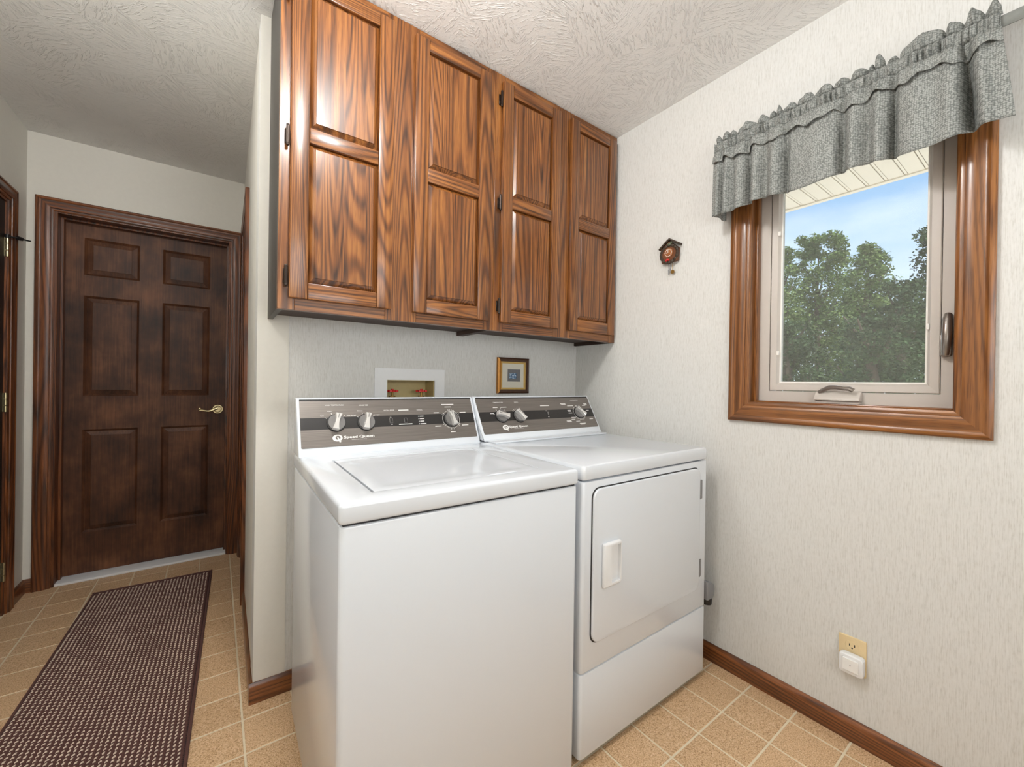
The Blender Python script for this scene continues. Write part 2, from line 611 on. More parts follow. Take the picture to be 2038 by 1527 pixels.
def obj(name, bm, mat, parent=None, loc=None, smooth=True, world=True):
    """one mesh object. bm in world coordinates unless world=False (parent's local coordinates)"""
    if parent is not None:
        M = XF[parent.name]
        if world:
            bmesh.ops.transform(bm, matrix=M.inverted(), verts=bm.verts[:])
        o = bpy.data.objects.new(name, finish(bm, name, mat, smooth))
        o.parent = parent
        XF[o.name] = M
    else:
        L = Matrix.Translation(loc) if loc is not None else Matrix.Identity(4)
        if loc is not None:
            bmesh.ops.transform(bm, matrix=L.inverted(), verts=bm.verts[:])
        o = bpy.data.objects.new(name, finish(bm, name, mat, smooth))
        if loc is not None:
            o.location = loc
        XF[o.name] = L
    COL.objects.link(o)
    return o

def tag(o, label=None, cat=None, group=None, kind=None):
    if label:
        o['label'] = label
    if cat:
        o['category'] = cat
    if group:
        o['group'] = group
    if kind:
        o['kind'] = kind
    return o

def thing(name, label, cat, loc=(0, 0, 0), rz=0.0, group=None, kind=None):
    o = bpy.data.objects.new(name, None)
    o.empty_display_size = 0.1
    o.location = loc
    o.rotation_euler = (0, 0, rz)
    COL.objects.link(o)
    XF[o.name] = Matrix.Translation(loc) @ Matrix.Rotation(rz, 4, 'Z')
    return tag(o, label, cat, group, kind)

def struct(name, bm, mat, label=None, cat=None, smooth=True):
    return tag(obj(name, bm, mat, smooth=smooth), label, cat, kind='structure')

def local_struct(name, label, cat, loc=(0, 0, 0), rz=0.0):
    return thing(name, label, cat, loc, rz, kind='structure')

_txt = {}
def text_bm(s, width=None, height=None, bold=0.0):
    """flat lettering in the xy plane, left-bottom at origin, scaled to width or height"""
    cu = bpy.data.curves.new('txt', 'FONT')
    cu.body = s
    cu.size = 1.0
    cu.offset = bold
    cu.resolution_u = 2
    o = bpy.data.objects.new('txt', cu)
    COL.objects.link(o)
    dg = bpy.context.evaluated_depsgraph_get()
    me = bpy.data.meshes.new_from_object(o.evaluated_get(dg))
    bpy.data.objects.remove(o)
    bpy.data.curves.remove(cu)
    t = nb()
    t.from_mesh(me)
    bpy.data.meshes.remove(me)
    xs = [v.co.x for v in t.verts]
    ys = [v.co.y for v in t.verts]
    sx = width / (max(xs) - min(xs)) if width else None
    sy = height / (max(ys) - min(ys)) if height else sx
    sx = sx or sy
    mx, my = min(xs), min(ys)
    for v in t.verts:
        v.co = Vector(((v.co.x - mx) * sx, (v.co.y - my) * sy, 0))
    return t

H = 2.44
XP = -1.5745          # left end of the laundry back wall
HR = -0.0166          # the hall's right wall is a degree out of square
YF = 1.545            # far wall of the hall
XL = -2.505           # left wall
YB = -2.9             # wall behind the camera
CA0 = -1.5436         # left side of wall cabinets
YC = -0.282           # front of cabinet face frames

# ================================================================ ROOM
m_back = lambda a, b, t: Vector((a, t, b))
m_side = lambda a, b, t: Vector((t, a, b))
WIN = (-1.505, -0.955, 1.088, 2.03)
BOX = (-1.108, -0.891, 0.94, 1.154)
struct('wall_back', grid_boxes(nb(), m_back, XP, 0.0, 0, H, 0.0, 0.10, [BOX]), WALL, 'pale strie papered wall behind the washer and dryer', 'wall', smooth=False)
struct('wall_right', grid_boxes(nb(), m_side, YB, 0.10, 0, H, 0.0, 0.15, [WIN]), WALL, 'pale strie papered wall holding the window', 'wall', smooth=False)
wh_ = local_struct('wall_hall', 'white end wall of the partition on the right of the hall', 'wall', (XP, 0, 0), HR)
HD = (0.83, 1.43, 0.0, 2.055)
obj('wall_panel', grid_boxes(nb(), m_side, 0.0, 1.56, 0, H, 0.0, 0.10, [HD]), PAINT, wh_, smooth=False, world=False)
FD = (-2.405, -1.615, 0.0, 2.045)
struct('wall_far', grid_boxes(nb(), m_back, -2.6, -1.40, 0, H, YF, YF + 0.10, [FD]), PAINT, 'white wall around the dark six-panel door', 'wall', smooth=False)
LD = (0.50, 1.305, 0.0, 1.99)
struct('wall_left', grid_boxes(nb(), m_side, YB, YF + 0.10, 0, H, XL - 0.10, XL, [LD]), PAINT, 'white wall on the left of the hall', 'wall', smooth=False)
struct('wall_rear', B(-2.6, 0.15, YB - 0.1, YB, 0, H), PAINT, 'white wall behind the camera', 'wall', smooth=False)
struct('ceiling', B(-2.62, 0.15, YB - 0.1, YF + 0.35, H, H + 0.08), CEIL, 'white ceiling with a stomped swirl texture', 'ceiling', smooth=False)

# floor: grout bed with six inch tiles
floor = struct('floor', B(-2.62, 0.15, YB - 0.1, 1.85, -0.10, -0.0012), GROUT, 'speckled tan square tile floor with pale joints', 'floor', smooth=False)
P = 0.1525
tile_me = None
rest = nb()
gx0, gy0 = -0.082, -0.985
def in_view(x, y):
    return (x < -1.36 and y > -0.62) or (x > -0.98 and -1.62 < y < -0.72)
for i in range(-16, 2):
    for j in range(-13, 19):
        x, y = gx0 + (i + 0.5) * P, gy0 + (j + 0.5) * P
        x0, x1 = max(x - P / 2 + 0.003, -2.50), min(x + P / 2 - 0.003, 0.0)
        y0, y1 = max(y - P / 2 + 0.003, YB), min(y + P / 2 - 0.003, 1.70)
        if x1 - x0 < 0.01 or y1 - y0 < 0.01:
            continue
        if in_view(x, y):
            full = x1 - x0 > P - 0.0061 and y1 - y0 > P - 0.0061
            if full and tile_me is not None:
                o = bpy.data.objects.new('tile', tile_me)
            else:
                b = B(x0 - x, x1 - x, y0 - y, y1 - y, -0.006, 0.0, 0.0012, 1)
                me = finish(b, 'tile', TILE)
                if full:
                    tile_me = me
                o = bpy.data.objects.new('tile', me)
            o.location = (x, y, 0)
            o.parent = floor
            COL.objects.link(o)
        else:
            box(rest, x0, x1, y0, y1, -0.006, 0.0)
tag(obj('outlying_tiles', rest, TILE, floor), kind='stuff')

# baseboards
BBP = [(0, 0), (0.012, 0), (0.012, 0.055), (0.0095, 0.062), (0.006, 0.067), (0.004, 0.071), (0, 0.071)]
struct('baseboard_right', prism(nb(), BBP, lambda p, q, a: Vector((-p, a, q)), YB, -0.0), BASE_Y, 'oak baseboard along the window wall', 'baseboard')
struct('baseboard_back', prism(nb(), BBP, lambda p, q, a: Vector((a, -p, q)), XP - 0.012, -0.012), BASE_X, 'oak baseboard along the wall behind the machines', 'baseboard')
bh = local_struct('baseboard_hall', 'oak baseboard along the partition on the right of the hall', 'baseboard', (XP, 0, 0), HR)
obj('board', prism(nb(), BBP, lambda p, q, a: Vector((-p, a, q)), 0.0, 0.765), BASE_Y, bh, world=False)
struct('baseboard_left', prism(nb(), BBP, lambda p, q, a: Vector((XL + p, a, q)), 1.372, YF), BASE_Y, 'short oak baseboard in the far left corner of the hall', 'baseboard')
struct('baseboard_far', prism(nb(), BBP, lambda p, q, a: Vector((a, YF - p, q)), XL, -2.472), BASE_X, 'stub of baseboard left of the far door', 'baseboard')

# ---- casing: mitred mouldings
PROF = [(0.0, 0.0), (0.0, 0.015), (0.06, 0.0185), (0.16, 0.019), (0.22, 0.016), (0.30, 0.0155), (0.50, 0.0175), (0.68, 0.0165), (0.80, 0.013), (0.81, 0.0095), (0.90, 0.0095), (0.95, 0.0075), (1.0, 0.006), (1.0, 0.0)]
def casing_piece(mapf, rect, w, side, prof=PROF, legs=False):
    a0, a1, b0, b1 = rect      # outer rectangle
    t = nb()
    e0, e1 = [], []
    for s, h in prof:
        d = s * w
        bl = b0 if legs else b0 + d
        if side == 'left':
            p, q = (a0 + d, bl), (a0 + d, b1 - d)
        elif side == 'right':
            p, q = (a1 - d, bl), (a1 - d, b1 - d)
        elif side == 'top':
            p, q = (a0 + d, b1 - d), (a1 - d, b1 - d)
        else:
            p, q = (a0 + d, b0 + d), (a1 - d, b0 + d)
        e0.append(t.verts.new(mapf(*p, h)))
        e1.append(t.verts.new(mapf(*q, h)))
    n = len(prof)
    for i in range(n):
        j = (i + 1) % n
        t.faces.new((e0[i], e0[j], e1[j], e1[i]))
    t.faces.new(e0)
    t.faces.new(e1[::-1])
    bmesh.ops.recalc_face_normals(t, faces=t.faces[:])
    return t

# ================================================================ DOORS
def lever(root, c, mat, sx):
    """scrolled lever handle on rosette; c on the door face, face looks towards -Y; lever points towards sx"""
    c = Vector(c)
    t = nb()
    cyl(t, c, c + Vector((0, -0.008, 0)), 0.031, 0.028, 28)
    cyl(t, c + Vector((0, -0.008, 0)), c + Vector((0, -0.013, 0)), 0.022, 0.018, 24)
    cyl(t, c + Vector((0, -0.012, 0)), c + Vector((0, -0.05, 0)), 0.010, 0.011, 16)
    hnd = obj('lever_handle', t, mat, root)
    hnd['label'] = 'pale brass lever handle with round rosette'
    p = []
    for i in range(9):
        s = i / 8
        p.append(c + Vector((sx * 0.092 * s, -0.047 - 0.004 * math.sin(s * PI), 0.003 + 0.006 * math.cos(s * 2 * PI) - 0.012 * s)))
    for k in range(1, 7):
        a = -PI / 2 + k * 0.8
        p.append(p[8] + Vector((sx * 0.006 * math.cos(a), 0, 0.007 + 0.007 * math.sin(a))))
    tube_b = tube(nb(), p, [0.010, 0.009, 0.0075, 0.0068, 0.0065, 0.0065, 0.0065, 0.006, 0.0055, 0.005, 0.005, 0.0045, 0.004, 0.004, 0.003])
    obj('lever', tube_b, mat, hnd)

# door_1: six-panel door at the end of the hall
d1 = local_struct('door_1', 'dark stained six-panel door with brass lever at the end of the hall', 'door', (-2.01, YF, 0))
m_far = lambda a, b, t: Vector((a, YF - t, b))
for s, mt in (('left', CAS_V), ('top', CAS_X), ('right', CAS_V)):
    obj('casing', casing_piece(m_far, (-2.472, -1.553, 0, 2.108), 0.069, s, legs=True), mt, d1)
jb = nb()
box(jb, -2.405, -2.392, YF - 0.002, YF + 0.13, 0, 2.045, 0.001, 1)
box(jb, -1.628, -1.615, YF - 0.002, YF + 0.13, 0, 2.045, 0.001, 1)
box(jb, -2.392, -1.628, YF - 0.002, YF + 0.13, 2.032, 2.045, 0.001, 1)
box(jb, -2.392, -2.380, YF + 0.055, YF + 0.09, 0, 2.032, 0.001, 1)
box(jb, -1.640, -1.628, YF + 0.055, YF + 0.09, 0, 2.032, 0.001, 1)
box(jb, -2.380, -1.640, YF + 0.055, YF + 0.09, 2.020, 2.032, 0.001, 1)
obj('jamb', jb, CAS_V, d1)
DP = [(-2.312, -2.066, 1.727, 1.950), (-1.970, -1.722, 1.727, 1.950), (-2.312, -2.066, 1.031, 1.618), (-1.970, -1.722, 1.031, 1.618), (-2.308, -2.062, 0.244, 0.847), (-1.962, -1.720, 0.244, 0.847)]
DP = [(-2.312, -2.066, b0, b1) if k % 2 == 0 else (-1.968, -1.722, b0, b1) for k, (a0, a1, b0, b1) in enumerate(DP)]
YD = YF + 0.095
m_door = lambda a, b, t: Vector((a, YD - t, b))
lf = grid_boxes(nb(), m_door, -2.389, -1.631, 0.016, 2.029, -0.018, 0.0, DP)
box(lf, -2.389, -1.631, YD + 0.017, YD + 0.035, 0.016, 2.029)
leaf = obj('door_leaf', lf, DOOR_M, d1, smooth=False)
for (a0, a1, b0, b1) in DP:
    mo = casing_piece(m_door, (a0, a1, b0, b1), 0.016, 'left', [(0, -0.012), (0, 0.001), (0.3, 0.001), (0.6, -0.004), (1, -0.009), (1, -0.012)])
    for s in ('right', 'top', 'bottom'):
        merge(mo, casing_piece(m_door, (a0, a1, b0, b1), 0.016, s, [(0, -0.012), (0, 0.001), (0.3, 0.001), (0.6, -0.004), (1, -0.009), (1, -0.012)]))
    obj('panel_moulding', mo, DOOR_M, leaf)
    obj('door_panel', raised_panel(m_door, a0 + 0.014, a1 - 0.014, b0 + 0.014, b1 - 0.014, -0.017, -0.012, -0.003, 0.030), DOOR_M, leaf, smooth=False)
lever(d1, (-1.678, YD, 0.945), BRASSY, -1)
obj('threshold', B(-2.392, -1.628, YF - 0.004, YF + 0.14, 0.0, 0.014, 0.004, 2), WHITE, d1)['label'] = 'white threshold strip'

# door_2: near-black door on the left of the hall
d2 = local_struct('door_2', 'near black door with three pale hinges at the left edge of the hall', 'door', (XL, 0.9, 0))
m_left = lambda a, b, t: Vector((XL + t, a, b))
for s, mt in (('left', CAS_V), ('top', CAS_Y), ('right', CAS_V)):
    obj('casing', casing_piece(m_left, (LD[0] - 0.066, LD[1] + 0.066, 0, LD[3] + 0.066), 0.066, s, legs=True), mt, d2)
jb = nb()
box(jb, XL - 0.10, XL + 0.002, LD[1] - 0.014, LD[1], 0, LD[3])
box(jb, XL - 0.10, XL + 0.002, LD[0], LD[0] + 0.014, 0, LD[3])
box(jb, XL - 0.10, XL + 0.002, LD[0] + 0.014, LD[1] - 0.014, LD[3] - 0.014, LD[3])
obj('jamb', jb, CAS_V, d2)
m_l2 = lambda a, b, t: Vector((XL - 0.004 + t, a, b))
pw = [(LD[0] + 0.12, 0.87), (0.95, LD[1] - 0.12)]
hl = [(a0, a1, b0, b1) for a0, a1 in pw for b0, b1 in ((0.24, 0.84), (1.02, 1.58), (1.70, 1.87))]
lf = grid_boxes(nb(), m_l2, LD[0] + 0.017, LD[1] - 0.017, 0.012, LD[3] - 0.017, -0.016, 0.0, hl)
box(lf, XL - 0.039, XL - 0.021, LD[0] + 0.017, LD[1] - 0.017, 0.012, LD[3] - 0.017)
leaf = obj('door_leaf', lf, BLACK_DOOR, d2, smooth=False)
for (a0, a1, b0, b1) in hl:
    obj('door_panel', raised_panel(m_l2, a0, a1, b0, b1, -0.016, -0.012, -0.003, 0.03), BLACK_DOOR, leaf, smooth=False)
for z in (1.76, 1.02, 0.21):
    t = nb()
    for k in range(3):
        cyl(t, (XL + 0.004, LD[1] - 0.015, z - 0.045 + k * 0.031), (XL + 0.004, LD[1] - 0.015, z - 0.017 + k * 0.031), 0.0065, n=12)
    box(t, XL - 0.03, XL + 0.001, LD[1] - 0.0165, LD[1] - 0.0135, z - 0.045, z + 0.045)
    obj('hinge', t, BRASSY, d2)['label'] = 'pale brass butt hinge'
t = tube(nb(), [(XL + 0.004, LD[1] - 0.015, 1.812), (XL + 0.03, LD[1] + 0.01, 1.815), (XL + 0.060, LD[1] + 0.055, 1.818)], [0.004, 0.004, 0.004], 8)
cyl(t, (XL + 0.030, LD[1] + 0.010, 1.815), (XL + 0.040, LD[1] + 0.026, 1.816), 0.010, 0.009, 12)
cyl(t, (XL + 0.004, LD[1] - 0.015, 1.803), (XL + 0.004, LD[1] - 0.015, 1.82), 0.008, n=12)
obj('hinge_pin_stop', t, BLACK, d2)['label'] = 'black hinge pin door stop'

# door_3: closet door in the partition, seen edge-on
d3 = local_struct('door_3', 'dark cased closet door in the partition, seen edge on', 'door', (XP, 0, 0), HR)
m_hall = lambda a, b, t: Vector((-t, a, b))
for s, mt in (('left', CAS_V), ('top', CAS_Y), ('right', CAS_V)):
    obj('casing', casing_piece(m_hall, (HD[0] - 0.064, HD[1] + 0.064, 0, HD[3] + 0.064), 0.064, s, legs=True), mt, d3, world=False)
m_h3 = lambda a, b, t: Vector((0.03 - t, a, b))
hl = [(HD[0] + 0.1, HD[1] - 0.1, 0.2, 0.95), (HD[0] + 0.1, HD[1] - 0.1, 1.08, 1.92)]
lf = grid_boxes(nb(), m_h3, HD[0] + 0.003, HD[1] - 0.003, 0.012, HD[3] - 0.003, -0.016, 0.0, hl)
box(lf, 0.045, 0.06, HD[0] + 0.003, HD[1] - 0.003, 0.012, HD[3] - 0.003)
leaf = obj('door_leaf', lf, DOOR_M, d3, smooth=False, world=False)
for (a0, a1, b0, b1) in hl:
    obj('door_panel', raised_panel(m_h3, a0, a1, b0, b1, -0.016, -0.012, -0.003, 0.03), DOOR_M, leaf, smooth=False, world=False)

# ================================================================ WINDOW
w1 = local_struct('window_1', 'oak trimmed casement window with taupe vinyl sash', 'window', (0, -1.23, 1.05))
m_win = lambda a, b, t: Vector((-t, a, b))
WO = (-1.578, -0.882, 1.014, 2.105)
for s, mt in (('left', OAKW_V), ('right', OAKW_V), ('top', OAKW_H), ('bottom', OAKW_H)):
    obj('casing', casing_piece(m_win, WO, 0.074, s), mt, w1)
jy0, jy1, jz0, jz1 = WIN
for nm, bb, mt in (('jamb', (0, 0.14, jy1 - 0.001, jy1 + 0.012, jz0 - 0.012, jz1 + 0.012), OAKW_V), ('jamb', (0, 0.14, jy0 - 0.012, jy0 + 0.001, jz0 - 0.012, jz1 + 0.012), OAKW_V),
                   ('jamb', (0, 0.14, jy0, jy1, jz1 - 0.001, jz1 + 0.012), OAKW_H), ('jamb', (0, 0.14, jy0, jy1, jz0 - 0.012, jz0 + 0.001), OAKW_H)):
    obj(nm, B(bb[0] + 0.0005, bb[1], bb[2], bb[3], bb[4], bb[5]), mt, w1)
# quarter stops against the vinyl
for bb, mt in (((0.030, 0.058, jy1 - 0.012, jy1, jz0, jz1), OAKW_V), ((0.030, 0.058, jy0, jy0 + 0.008, jz0, jz1), OAKW_V), ((0.030, 0.058, jy0 + 0.008, jy1 - 0.012, jz0, jz0 + 0.006), OAKW_H)):
    obj('stop', B(*bb, bev=0.003, seg=2), mt, w1)
m_vin = lambda a, b, t: Vector((0.058 - t, a, b))
FR = (jy0, jy1, jz0, jz1)
GL = (-1.437, -1.034, 1.165, 1.975)
SA = (-1.467, -1.004, 1.135, 2.005)
obj('vinyl_frame', grid_boxes(nb(), m_vin, *FR, -0.07, 0.0, [(SA[0] - 0.002, SA[1] + 0.002, SA[2] - 0.002, SA[3] + 0.002)]), VINYL, w1, smooth=False)
sprof = [(0, -0.04), (0, -0.001), (0.08, 0.001), (0.75, -0.001), (0.80, -0.005), (1.0, -0.012), (1.0, -0.04)]
sash = None
for s in ('left', 'right', 'top', 'bottom'):
    o = obj('sash_rail', casing_piece(m_vin, SA, SA[1] - GL[1], s, sprof), VINYL, w1)
beadp = [(0, -0.02), (0, -0.0115), (1, -0.0125), (1, -0.02)]
for s in ('left', 'right', 'top', 'bottom'):
    obj('glazing_bead', casing_piece(m_vin, (GL[0] - 0.001, GL[1] + 0.001, GL[2] - 0.001, GL[3] + 0.001), 0.005, s, beadp), VINYL_L, w1)
obj('glass_pane', B(0.076, 0.080, GL[0] - 0.002, GL[1] + 0.002, GL[2] - 0.002, GL[3] + 0.002), GLASS, w1, smooth=False)
# insect screen on the room side of the glass
obj('insect_screen', B(0.0705, 0.0712, GL[0] - 0.0005, GL[1] + 0.0005, GL[2] - 0.0005, GL[3] + 0.0005), SCREEN, w1, smooth=False)
# crank operator
ck = nb()
prism(ck, [(0.058, 1.100), (0.020, 1.104), (0.022, 1.112), (0.040, 1.134), (0.058, 1.138)], lambda p, q, a: Vector((p, a, q)), -1.288, -1.160, 0.004, 2)
box(ck, 0.030, 0.058, -1.285, -1.163, 1.094, 1.102, 0.001, 1)
ckp = obj('crank_operator', ck, VINYL, w1)
ckp['label'] = 'taupe crank operator housing'
t = tube(nb(), [(0.040, -1.172, 1.132), (0.034, -1.190, 1.142), (0.030, -1.206, 1.150), (0.026, -1.225, 1.150), (0.022, -1.245, 1.147), (0.020, -1.262, 1.146), (0.020, -1.272, 1.140)], [0.007, 0.008, 0.008, 0.0075, 0.007, 0.008, 0.008])
obj('folding_handle', t, NICKEL, ckp)
# sash lock
lk = nb()
prism(lk, rrect(-1.492, -1.474, 1.245, 1.375, 0.008), lambda p, q, a: Vector((a, p, q)), 0.044, 0.058, 0.003, 2)
lkp = obj('sash_lock', lk, NICKEL, w1)
lkp['label'] = 'brushed metal sash lock lever'
t = tube(nb(), [(0.046, -1.483, 1.370), (0.034, -1.483, 1.352), (0.028, -1.483, 1.31), (0.030, -1.4815, 1.27), (0.036, -1.480, 1.25)], [0.008, 0.0105, 0.011, 0.010, 0.008], 12)
obj('lock_lever', t, NICKEL, lkp)
box_k = B(0.038, 0.058, -1.477, -1.468, 1.248, 1.31, 0.002, 2)
obj('lock_keeper', box_k, NICKEL, lkp)
t = nb()
for z in (1.27, 1.73):
    box(t, 0.054, 0.062, GL[1] - 0.001, GL[1] + 0.007, z, z + 0.016, 0.001, 1)
box(t, 0.054, 0.062, GL[0] - 0.006, GL[0] + 0.001, 1.33, 1.348, 0.001, 1)
obj('screen_clips', t, VINYL_L, w1)

# ================================================================ OUTSIDE
ext = struct('wall_outside', grid_boxes(nb(), m_side, -6, 4, -0.4, 2.33, 0.15, 0.17, [(-1.60, -0.86, 1.0, 2.1)]), SIDING, 'cream siding on the outside of the window wall', 'wall', smooth=False)
sf = thing('roof_soffit', 'cream vinyl soffit seen at the top of the window under the roof edge', 'soffit', (0.17, -1.0, 2.325), kind='structure')
for k in range(-14, 26):
    y = -1.146 + 0.0823 * (k - 9) + 0.006
    b = prism(nb(), [(y, 2.325), (y + 0.064, 2.325), (y + 0.064, 2.345), (y + 0.0675, 2.345), (y + 0.0675, 2.327), (y + 0.0785, 2.327), (y + 0.0785, 2.345), (y + 0.0823, 2.345), (y + 0.0823, 2.350), (y, 2.350)], lambda p, q, a: Vector((a, p, q)), 0.17, 1.372)
    obj('soffit_plank', b, SOFFIT, sf, smooth=False)
obj('edge_strip', B(1.366, 1.402, -3.0, 2.0, 2.318, 2.36, 0.002, 1), SOFFIT, sf)
obj('roof_board', B(0.17, 1.41, -3.0, 2.0, 2.36, 2.40), SOFFIT, sf)
struct('ground', B(0.17, 60, -30, 45, -0.5, -0.4), LAWN, 'mown lawn outside', 'lawn', smooth=False)
struct('reflector', B(0.17, 14, -12, 12, -0.4, -0.36), BOUNCE, 'added unseen pale patio outside the window', 'reflector', smooth=False)  # unseen slab added to brighten the soffit from below

def tree(label, x, y, top, r, mat, blobs, n, seed, low=0.4, base=25.0):
    k_ = (x + 1.69) / (base + 1.69)      # sizes below are for a tree 25 m out
    y, top, r = -1.70 + (y + 1.70) * k_, 1.15 + (top - 1.15) * k_, r * k_
    rnd = random.Random(seed)
    t = thing('tree', label, 'tree', (x, y, -0.4), group=None)
    tr = nb()
    tube(tr, [(x, y, -0.45), (x + 0.05, y - 0.05, top * 0.3), (x - 0.06, y + 0.08, top * 0.6), (x, y, top * 0.88)], [0.22, 0.17, 0.11, 0.03], 8)
    for k in range(7):
        a = rnd.random() * 6.28
        z0 = top * (0.25 + 0.08 * k)
        L = r * rnd.uniform(0.5, 0.85)
        tube(tr, [(x, y, z0), (x + L * 0.5 * math.cos(a), y + L * 0.5 * math.sin(a), z0 + 0.35), (x + L * math.cos(a), y + L * math.sin(a), z0 + 1.0)], [0.07, 0.05, 0.02], 6)
    obj('trunk', tr, BARK, t)
    vs, fs = [], []
    bl = []
    for k in range(blobs):
        f = (k + 0.5) / blobs
        z = low + (top - low) * (f ** 0.75)
        w = r * (1.0 - 0.75 * max(0.0, (z - low) / (top - low) - 0.35) ** 1.15)
        a = rnd.random() * 6.28
        q = w * math.sqrt(rnd.random())
        br = k_ * rnd.uniform(0.38, 0.62) * (0.75 if z > top * 0.8 else 1.1)
        bl.append((x + q * math.cos(a), y + q * math.sin(a), min(z, top - br * 0.8), br))
    for k in range(n):
        bx, by, bz, br = bl[k % blobs]
        d = Vector((rnd.gauss(0, 1), rnd.gauss(0, 1), rnd.gauss(0, 1))).normalized() * (br * rnd.random() ** 0.4)
        c = Vector((bx, by, bz)) + Vector((d.x, d.y, d.z * 0.8))
        s = k_ * rnd.uniform(0.05, 0.11)
        u = Vector((rnd.gauss(0, 1), rnd.gauss(0, 1), rnd.gauss(0, 0.6))).normalized()
        w = u.cross(Vector((rnd.gauss(0, 1), rnd.gauss(0, 1), rnd.gauss(0, 1)))).normalized()
        i = len(vs)
        vs += [c - u * s, c + w * s * 0.55, c + u * s, c - w * s * 0.55]
        fs.append((i, i + 1, i + 2, i + 3))
    me = bpy.data.meshes.new('crown')
    me.from_pydata(vs, [], fs)
    me.materials.append(mat)
    o = bpy.data.objects.new('crown', me)
    M = XF[t.name].inverted()
    me.transform(M)
    o.parent = t
    COL.objects.link(o)
    tag(o, kind='stuff')

tree('leafy green tree standing leftmost beyond the window', 21.5, 8.55, 9.25, 1.15, LEAF, 60, 8000, 1)
tree('tallest broad green tree in the middle of the window view', 27.5, 6.6, 9.45, 1.9, LEAF, 130, 16000, 2)
tree('rounded green tree right of the tallest one beyond the window', 22.0, 4.5, 8.45, 1.35, LEAF, 80, 10000, 3)
tree('shorter dark bushy tree in the dip of the treeline', 18.2, 3.2, 6.4, 1.25, LEAF_D, 70, 8000, 4)
tree('slim tall tree cut by the right edge of the window glass', 26.0, 2.1, 9.0, 0.75, LEAF_D, 46, 6000, 5)
tree('dark undergrowth tree low in front of the left of the treeline', 17.5, 8.0, 4.95, 1.75, LEAF_D, 80, 9000, 6)
tree('dark undergrowth tree low in front of the right of the treeline', 13.8, 4.2, 4.75, 1.9, LEAF_D, 80, 9000, 8)
tree('broad shaded tree filling the back of the treeline', 33.0, 5.3, 5.9, 2.6, LEAF_D, 120, 12000, 9)
tree('second shaded tree at the back behind the dip in the treeline', 41.0, 2.2, 5.1, 2.1, LEAF_D, 90, 9000, 10)

# ================================================================ WALL CABINETS
YDR = YC - 0.018
def cab_door(root, x0, x1, zb, zt, up, dn, hinge_x=None, hinges=(), st=0.052):
    a0, a1 = x0 + st, x1 - st
    f = nb()
    for s0, s1 in ((x0, a0), (a1, x1)):
        box(f, s0, s1, YDR, YC - 0.0005, zb, zt, 0.0035, 2)
    d = obj('door', f, OAK_V, root)
    for z0, z1 in ((zb, dn[0]), (dn[1], up[0]), (up[1], zt)):
        obj('rail', B(a0 + 0.0003, a1 - 0.0003, YDR + 0.0004, YC - 0.0005, z0, z1, 0.003, 2), OAK_H, d)
    mp = lambda a, b, t: Vector((a, YDR - t, b))
    for z0, z1 in (dn, up):
        obj('raised_panel', raised_panel(mp, a0 - 0.002, a1 + 0.002, z0 - 0.002, z1 + 0.002, -0.0177, -0.0155, 0.0014, 0.022), OAK_P, d, smooth=False)
    for z in hinges:
        t = nb()
        cyl(t, (hinge_x, YDR + 0.004, z - 0.026), (hinge_x, YDR + 0.004, z + 0.026), 0.005, n=12)
        sphere(t, (hinge_x, YDR + 0.004, z + 0.029), 0.005, 10, 6)
        sphere(t, (hinge_x, YDR + 0.004, z - 0.029), 0.005, 10, 6)
        box(t, hinge_x - 0.007, hinge_x + 0.004, YC - 0.004, YC - 0.0003, z - 0.022, z + 0.022, 0.001, 1)
        obj('hinge', t, BRONZE, d)['label'] = 'dark bronze barrel hinge'
    return d

ZB, ZT = 1.365, 2.438
def cab_unit(name, label, x0, x1, stiles, dark_side):
    r = thing(name, label, 'cabinet', ((x0 + x1) / 2, YC / 2, ZB))
    fy0, fy1 = YC, YC + 0.019
    for s0, s1 in stiles:
        obj('stile', B(s0, s1, fy0, fy1, ZB, ZT, 0.001, 1), OAK_V, r)
    for i in range(len(stiles) - 1):
        obj('rail', B(stiles[i][1], stiles[i + 1][0], fy0, fy1, ZB, ZB + 0.055, 0.001, 1), OAK_H, r)
        obj('rail', B(stiles[i][1], stiles[i + 1][0], fy0, fy1, ZT - 0.055, ZT, 0.001, 1), OAK_H, r)
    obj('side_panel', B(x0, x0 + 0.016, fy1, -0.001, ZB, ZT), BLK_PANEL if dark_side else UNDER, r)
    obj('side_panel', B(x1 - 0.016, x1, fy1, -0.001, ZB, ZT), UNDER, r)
    cs = nb()
    box(cs, x0 + 0.016, x1 - 0.016, fy1, -0.001, ZB + 0.018, ZB + 0.03)
    box(cs, x0 + 0.016, x1 - 0.016, fy1, -0.001, ZT - 0.012, ZT)
    box(cs, x0 + 0.016, x1 - 0.016, -0.007, -0.001, ZB + 0.03, ZT - 0.012)
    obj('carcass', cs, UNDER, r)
    return r

ca = cab_unit('wall_cabinet', 'left oak wall cabinet over the washer with dark side panel', CA0, -0.7655, [(CA0, -1.497), (-1.215, -1.100), (-0.812, -0.7655)], True)
cab_door(ca, -1.515, -1.197, 1.400, 2.405, (1.934, 2.360), (1.451, 1.887), -1.523, (2.335, 1.892, 1.466))
cab_door(ca, -1.119, -0.796, 1.400, 2.405, (1.936, 2.362), (1.452, 1.885))
cb = cab_unit('wall_cabinet', 'right oak wall cabinet over the dryer in the room corner', -0.7645, -0.002, [(-0.7645, -0.715), (-0.430, -0.325), (-0.050, -0.002)], False)
cab_door(cb, -0.735, -0.411, 1.402, 2.406, (1.936, 2.356), (1.453, 1.886), -0.743, (2.328, 1.898, 1.468))
cab_door(cb, -0.342, -0.022, 1.402, 2.406, (1.944, 2.362), (1.459, 1.892))

